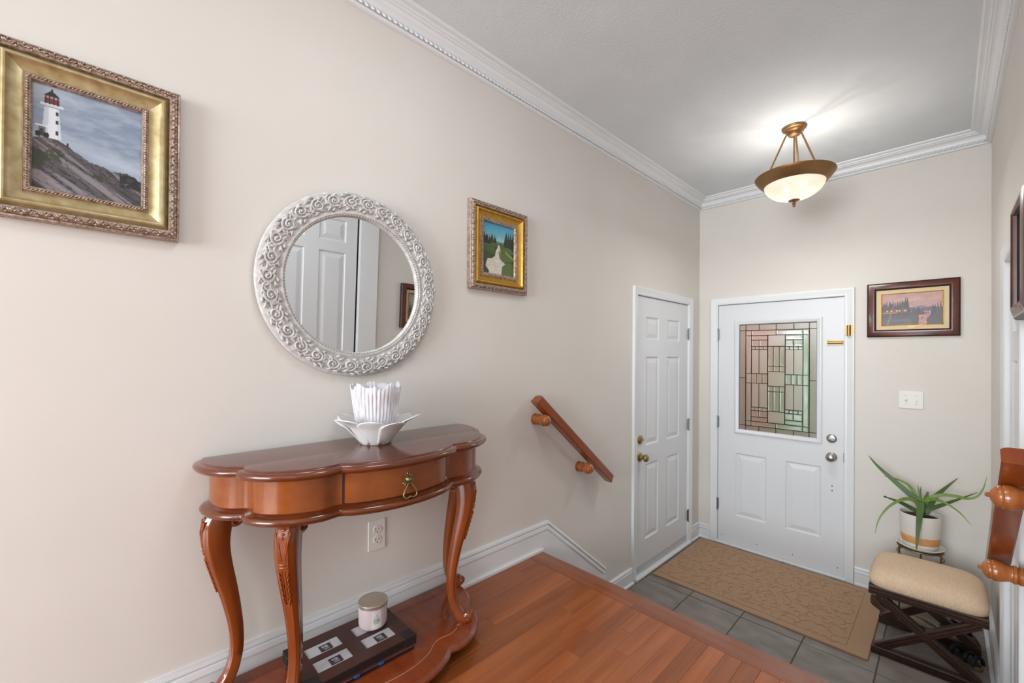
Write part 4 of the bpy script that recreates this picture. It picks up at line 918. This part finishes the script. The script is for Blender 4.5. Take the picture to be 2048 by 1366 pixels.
# ---------------------------------------------------------------- stool
SX0, SX1, SY0, SY1 = 1.256, 1.697, 3.030, 3.440; ZR0, ZR1 = -.222, -.176
sl = thing('stool', ((SX0+SX1)/2, (SY0+SY1)/2, FZ), 'upholstered stool with beige linen seat and dark crossed legs, by the right wall', 'stool')
rs = []
for i, (ins, z) in enumerate([(.002,-.178),(-.004,-.172),(-.006,-.158),(-.005,-.138),(.002,-.120),(.010,-.107),(.026,-.096),(.06,-.086),(.11,-.079),(.16,-.076)]):
    n = 40; row = []
    hx = (SX1-SX0)/2-ins; hy = (SY1-SY0)/2-ins; ex = 7 if i < 4 else 4.5
    for k in range(n):
        a = 2*PI*k/n; c_, s_ = math.cos(a), math.sin(a)
        row.append(((SX0+SX1)/2 + hx*abs(c_)**(2/ex)*(1 if c_ >= 0 else -1), (SY0+SY1)/2 + hy*abs(s_)**(2/ex)*(1 if s_ >= 0 else -1), z))
    rs.append(row)
part(obj('seat_cushion', MB().rings(rs), P['linen'], sl, smooth=60), 'beige linen cushion')
def reeded(mb, p0, p1, wv, dv):
    # bar from p0 to p1, width vector wv (half), depth vector dv (half); three reeds along its front
    p0 = Vector(p0); p1 = Vector(p1); wv = Vector(wv); dv = Vector(dv); t = (p1-p0)
    cs = [(-1,-1),(1,-1),(1,.8),(.72,1),(.45,1),(.38,.78),(.30,1),(-.30,1),(-.38,.78),(-.45,1),(-.72,1),(-1,.8)]
    mb.rings([[p + wv*u + dv*v for u, v in cs] for p in (p0, p1)])
fy = Vector((0,-1,0))
for yy, fr in ((SY0, -1), (SY1, 1)):
    yc = yy - fr*.018
    m = MB(); reeded(m, (SX0, yc, (ZR0+ZR1)/2), (SX1, yc, (ZR0+ZR1)/2), (0,0,(ZR1-ZR0)/2), (0, fr*.018, 0)); obj('seat_rail', m, P['espresso'], sl, smooth=0)
    m = MB(); reeded(m, (SX0+.012, yc, FZ+.0215), (SX1-.012, yc, FZ+.0215), (0,0,.021), (0, fr*.018, 0)); obj('base_rail', m, P['espresso'], sl, smooth=0)
    pa = Vector((SX0+.035, yc, ZR0+.002)); pb = Vector((SX1-.035, yc, FZ+.036)); d = (pb-pa).normalized(); wv = Vector((-d.z, 0, d.x))*.020
    m = MB(); reeded(m, pa, pb, wv, (0, fr*.017, 0)); obj('cross_leg', m, P['espresso'], sl, smooth=0)
    pa = Vector((SX1-.035, yc, ZR0+.002)); pb = Vector((SX0+.035, yc, FZ+.036)); d = (pb-pa).normalized(); wv = Vector((-d.z, 0, d.x))*.020
    m = MB(); reeded(m, pa, pb, wv, (0, fr*.0155, 0)); obj('cross_leg', m, P['espresso'], sl, smooth=0)
for xx in (SX0+.018, SX1-.018):
    m = MB(); m.box(xx-.018, SY0+.036, ZR0+.004, xx+.018, SY1-.036, ZR1); obj('side_rail', m, P['espresso'], sl, smooth=0)

# ---------------------------------------------------------------- shoes on the floor beneath and behind the stool
def shoe(name, c, ang, L_, Wd, H, upper, sole, label, kind='loafer'):
    t = thing(name, (c[0], c[1], FZ), label, 'shoe'); ca_, sa_ = math.cos(ang), math.sin(ang)
    def T(u, v, z): return (c[0] + u*ca_ - v*sa_, c[1] + u*sa_ + v*ca_, FZ + z)
    def foot(n=24, k=1.0):
        r = []
        for i in range(n):
            a = 2*PI*i/n; u = math.cos(a); w = .40 + .12*u - .10*math.exp(-((u+.1)/.35)**2)
            r.append((u*L_/2*k, math.sin(a)*Wd*w*2*k*.5/.5*.5*2*.5))
        return r
    F0 = foot()
    m = MB(); m.rings([[T(u*k, v*k, z) for u, v in F0] for k, z in ((.96,.001),(1.0,.006),(1.0,.018),(.97,.022))]); obj('sole', m, sole, t, smooth=50)
    m = MB()
    if kind == 'slide':
        m.rings([[T(u*k, v*k, z) for u, v in F0] for k, z in ((.93,.022),(.90,.027))]); obj('footbed', m, upper, t, smooth=50); m = MB()
        for q in (-.01, .05, .085):
            m.tube([T(q, Wd*.42*math.cos(x), .024+.042*math.sin(x)) for x in np.linspace(0, PI, 9)], .009, 8)
        obj('strap', m, upper, t, smooth=60)
    else:
        rs = []
        for k, z, sh in ((.97,.022,0),(.99,H*.35,0),(.94,H*.6,-.004),(.84,H*.85,-.012),(.70,H,-.022)):
            rs.append([T(u*k+sh, v*k, (z if u > 0 else z) * (1 if u < .02 else 1-.30*min(1,u/(L_/2)))) for u, v in F0])
        m.rings(rs, True, True, False)
        for k, z, sh in ((.62,H*.92,-.026),(.55,H*.6,-.03)): pass
        obj('upper', m, upper, t, smooth=60, solid=.003)
        m = MB(); m.rings([[T(u*.62-.022, v*.55, z) for u, v in F0] for z in (H*.55, H*.56)]); obj('insole', m, P['black'], t)
    return t
shoe('slipper', (1.470, 3.520), math.radians(-18), .20, .075, .052, mat('slipper_felt', (172,158,136), .95), mat('slipper_sole', (58,44,36), .8), 'beige slipper with a dark sole on the floor behind the stool')
shoe('shoe', (1.275, 3.560), math.radians(-48), .20, .075, .060, mat('brown_leather', (74,44,28), .4), mat('olive_sole', (70,58,34), .7), 'brown leather shoe at the left, under the back of the stool')
shoe('sandal', (1.600, 3.305), math.radians(-38), .21, .078, .05, mat('black_strap', (22,21,22), .5), mat('tan_sole', (120,100,76), .8), 'black strappy sandal lying under the stool seat', 'slide')
shoe('shoe', (1.625, 3.555), math.radians(-56), .20, .072, .060, mat('burgundy_leather', (70,26,24), .35), mat('dark_sole', (34,22,20), .7), 'dark burgundy shoe beside the baseboard, behind the stool')

# ---------------------------------------------------------------- plant stand, saucer, pot and aloe
pc = Vector((1.440, 3.625, 0)); ZT = -.086
ps_ = thing('plant_stand', (pc.x, pc.y, FZ), 'round brass coloured metal plant stand behind the stool', 'plant stand')
def hoop(z, r, th=.004): obj('hoop', MB().tube([(pc.x + r*math.cos(a), pc.y + r*math.sin(a), z) for a in np.linspace(0, 2*PI, 33)], th, 8), P['antique'], ps_, smooth=60)
hoop(ZT-.016, .104); hoop(ZT-.060, .106); hoop(FZ+.16, .106)
for k in range(3):
    a = PI/2 + k*2*PI/3; e = Vector((math.cos(a), math.sin(a), 0))*.106 + pc
    obj('leg', MB().lathe([(.005, FZ+.0003),(.005, ZT-.010)], e, (0,0,1), 10), P['antique'], ps_)
obj('top_plate', MB().lathe([(.001,ZT-.014),(.100,ZT-.014),(.100,ZT-.0125),(.001,ZT-.0125)], pc, (0,0,1), 40), P['antique'], ps_, smooth=30)
sc_ = thing('saucer', (pc.x, pc.y, ZT-.012), 'white saucer under the plant pot on the metal stand', 'saucer')
obj('dish', MB().lathe([(.001,ZT-.0120),(.085,ZT-.0120),(.100,ZT-.004),(.109,ZT+.004),(.110,ZT+.008),(.106,ZT+.009),(.098,ZT+.003),(.085,ZT-.004),(.001,ZT-.004)], pc, (0,0,1), 48), P['plastic'], sc_, smooth=40)
al_ = thing('potted_aloe', (pc.x, pc.y, ZT-.003), 'aloe with long drooping leaves in a white pot with a peach band', 'plant')
z0 = ZT-.0035
obj('pot', MB().lathe([(.001,z0),(.074,z0),(.078,z0+.004),(.0835,z0+.030),(.0905,z0+.073),(.0945,z0+.130),(.0965,z0+.196),(.0955,z0+.201),(.0925,z0+.201),(.0905,z0+.196),(.088,z0+.175),(.001,z0+.172)], pc, (0,0,1), 56), P['pot'], al_, smooth=40)
part(obj('clay_band', MB().lathe([(.0836,z0+.028),(.0844,z0+.029),(.0912,z0+.073),(.0905,z0+.0745)], pc, (0,0,1), 56, cap=False), P['peach'], al_, smooth=60), 'peach coloured band round the pot')
obj('soil', MB().lathe([(.001,z0+.186),(.06,z0+.184),(.0895,z0+.178)], pc, (0,0,1), 32, cap=False), P['soil'], al_)
LV = [([(1.438,3.62,.150),(1.438,3.62,.178),(1.372,3.631,.234),(1.291,3.646,.306),(1.23,3.662,.364),(1.189,3.68,.414)],.024,0),
([(1.436,3.63,.150),(1.43,3.63,.194),(1.40,3.651,.247),(1.369,3.678,.272),(1.306,3.708,.284),(1.262,3.74,.279)],.012,1),
([(1.435,3.61,.105),(1.424,3.6,.125),(1.381,3.591,.151),(1.345,3.578,.169),(1.308,3.565,.181),(1.277,3.55,.192)],.017,2),
([(1.440,3.61,.145),(1.424,3.6,.180),(1.389,3.586,.196),(1.346,3.567,.177),(1.295,3.546,.124),(1.255,3.523,.043),(1.24,3.5,-.046)],.014,1),
([(1.441,3.62,.150),(1.44,3.62,.184),(1.436,3.624,.231),(1.429,3.63,.283)],.009,1),
([(1.443,3.61,.150),(1.444,3.61,.187),(1.442,3.606,.237),(1.444,3.6,.283)],.009,1),
([(1.452,3.635,.150),(1.462,3.64,.185),(1.469,3.653,.218),(1.472,3.67,.240)],.020,2),
([(1.462,3.635,.115),(1.476,3.64,.149),(1.5,3.667,.208),(1.545,3.701,.27),(1.603,3.74,.341)],.024,0),
([(1.448,3.61,.165),(1.467,3.6,.205),(1.528,3.602,.249),(1.595,3.605,.257),(1.636,3.609,.253),(1.674,3.612,.273),(1.699,3.616,.324),(1.713,3.62,.397)],.013,1),
([(1.450,3.61,.115),(1.466,3.61,.139),(1.528,3.634,.179),(1.595,3.665,.222),(1.683,3.7,.281)],.018,0),
([(1.446,3.60,.160),(1.46,3.59,.191),(1.488,3.577,.22),(1.522,3.56,.226),(1.562,3.541,.215),(1.61,3.521,.182),(1.651,3.5,.131)],.012,1),
([(1.444,3.595,.165),(1.443,3.57,.196),(1.4445,3.542,.168),(1.440,3.505,.110),(1.435,3.464,.025),(1.431,3.425,-.055)],.030,0)]
camd = Vector((1.557, 0, 1.07))
for pts, wd0, k in LV:
    c = catmull(pts, 5); n = len(c); rs = []
    for i, p in enumerate(c):
        q = i/(n-1); t = (c[min(i+1,n-1)] - c[max(i-1,0)]).normalized()
        if wd0 == .030:                               # the broad leaf hanging over the pot towards the room
            s = Vector((1,0,0)); 
        else:
            s = t.cross(Vector((0,-1,.35))).normalized()
        u = s.cross(t).normalized(); u = -u if u.z < 0 else u
        w = wd0*.80*(1 - q**1.8)*(1.0 if q > .1 else .75+2.5*q) + .0006
        if k == 2 and q > .9: w = wd0*.32
        if wd0 == .030: w = .0165*(1 - q**2.2) + .0025
        th = .30*w + .0004
        rs.append([p - s*w, p - s*w*.5 + u*(-th*.9), p - u*th*1.2, p + s*w*.5 - u*th*.9, p + s*w, p + s*w*.5 + u*th*.15, p + u*-.1*th, p - s*w*.5 + u*th*.15])
    obj('leaf', MB().rings(rs), P['leafy'] if k == 1 else P['leaf'], al_, smooth=60)
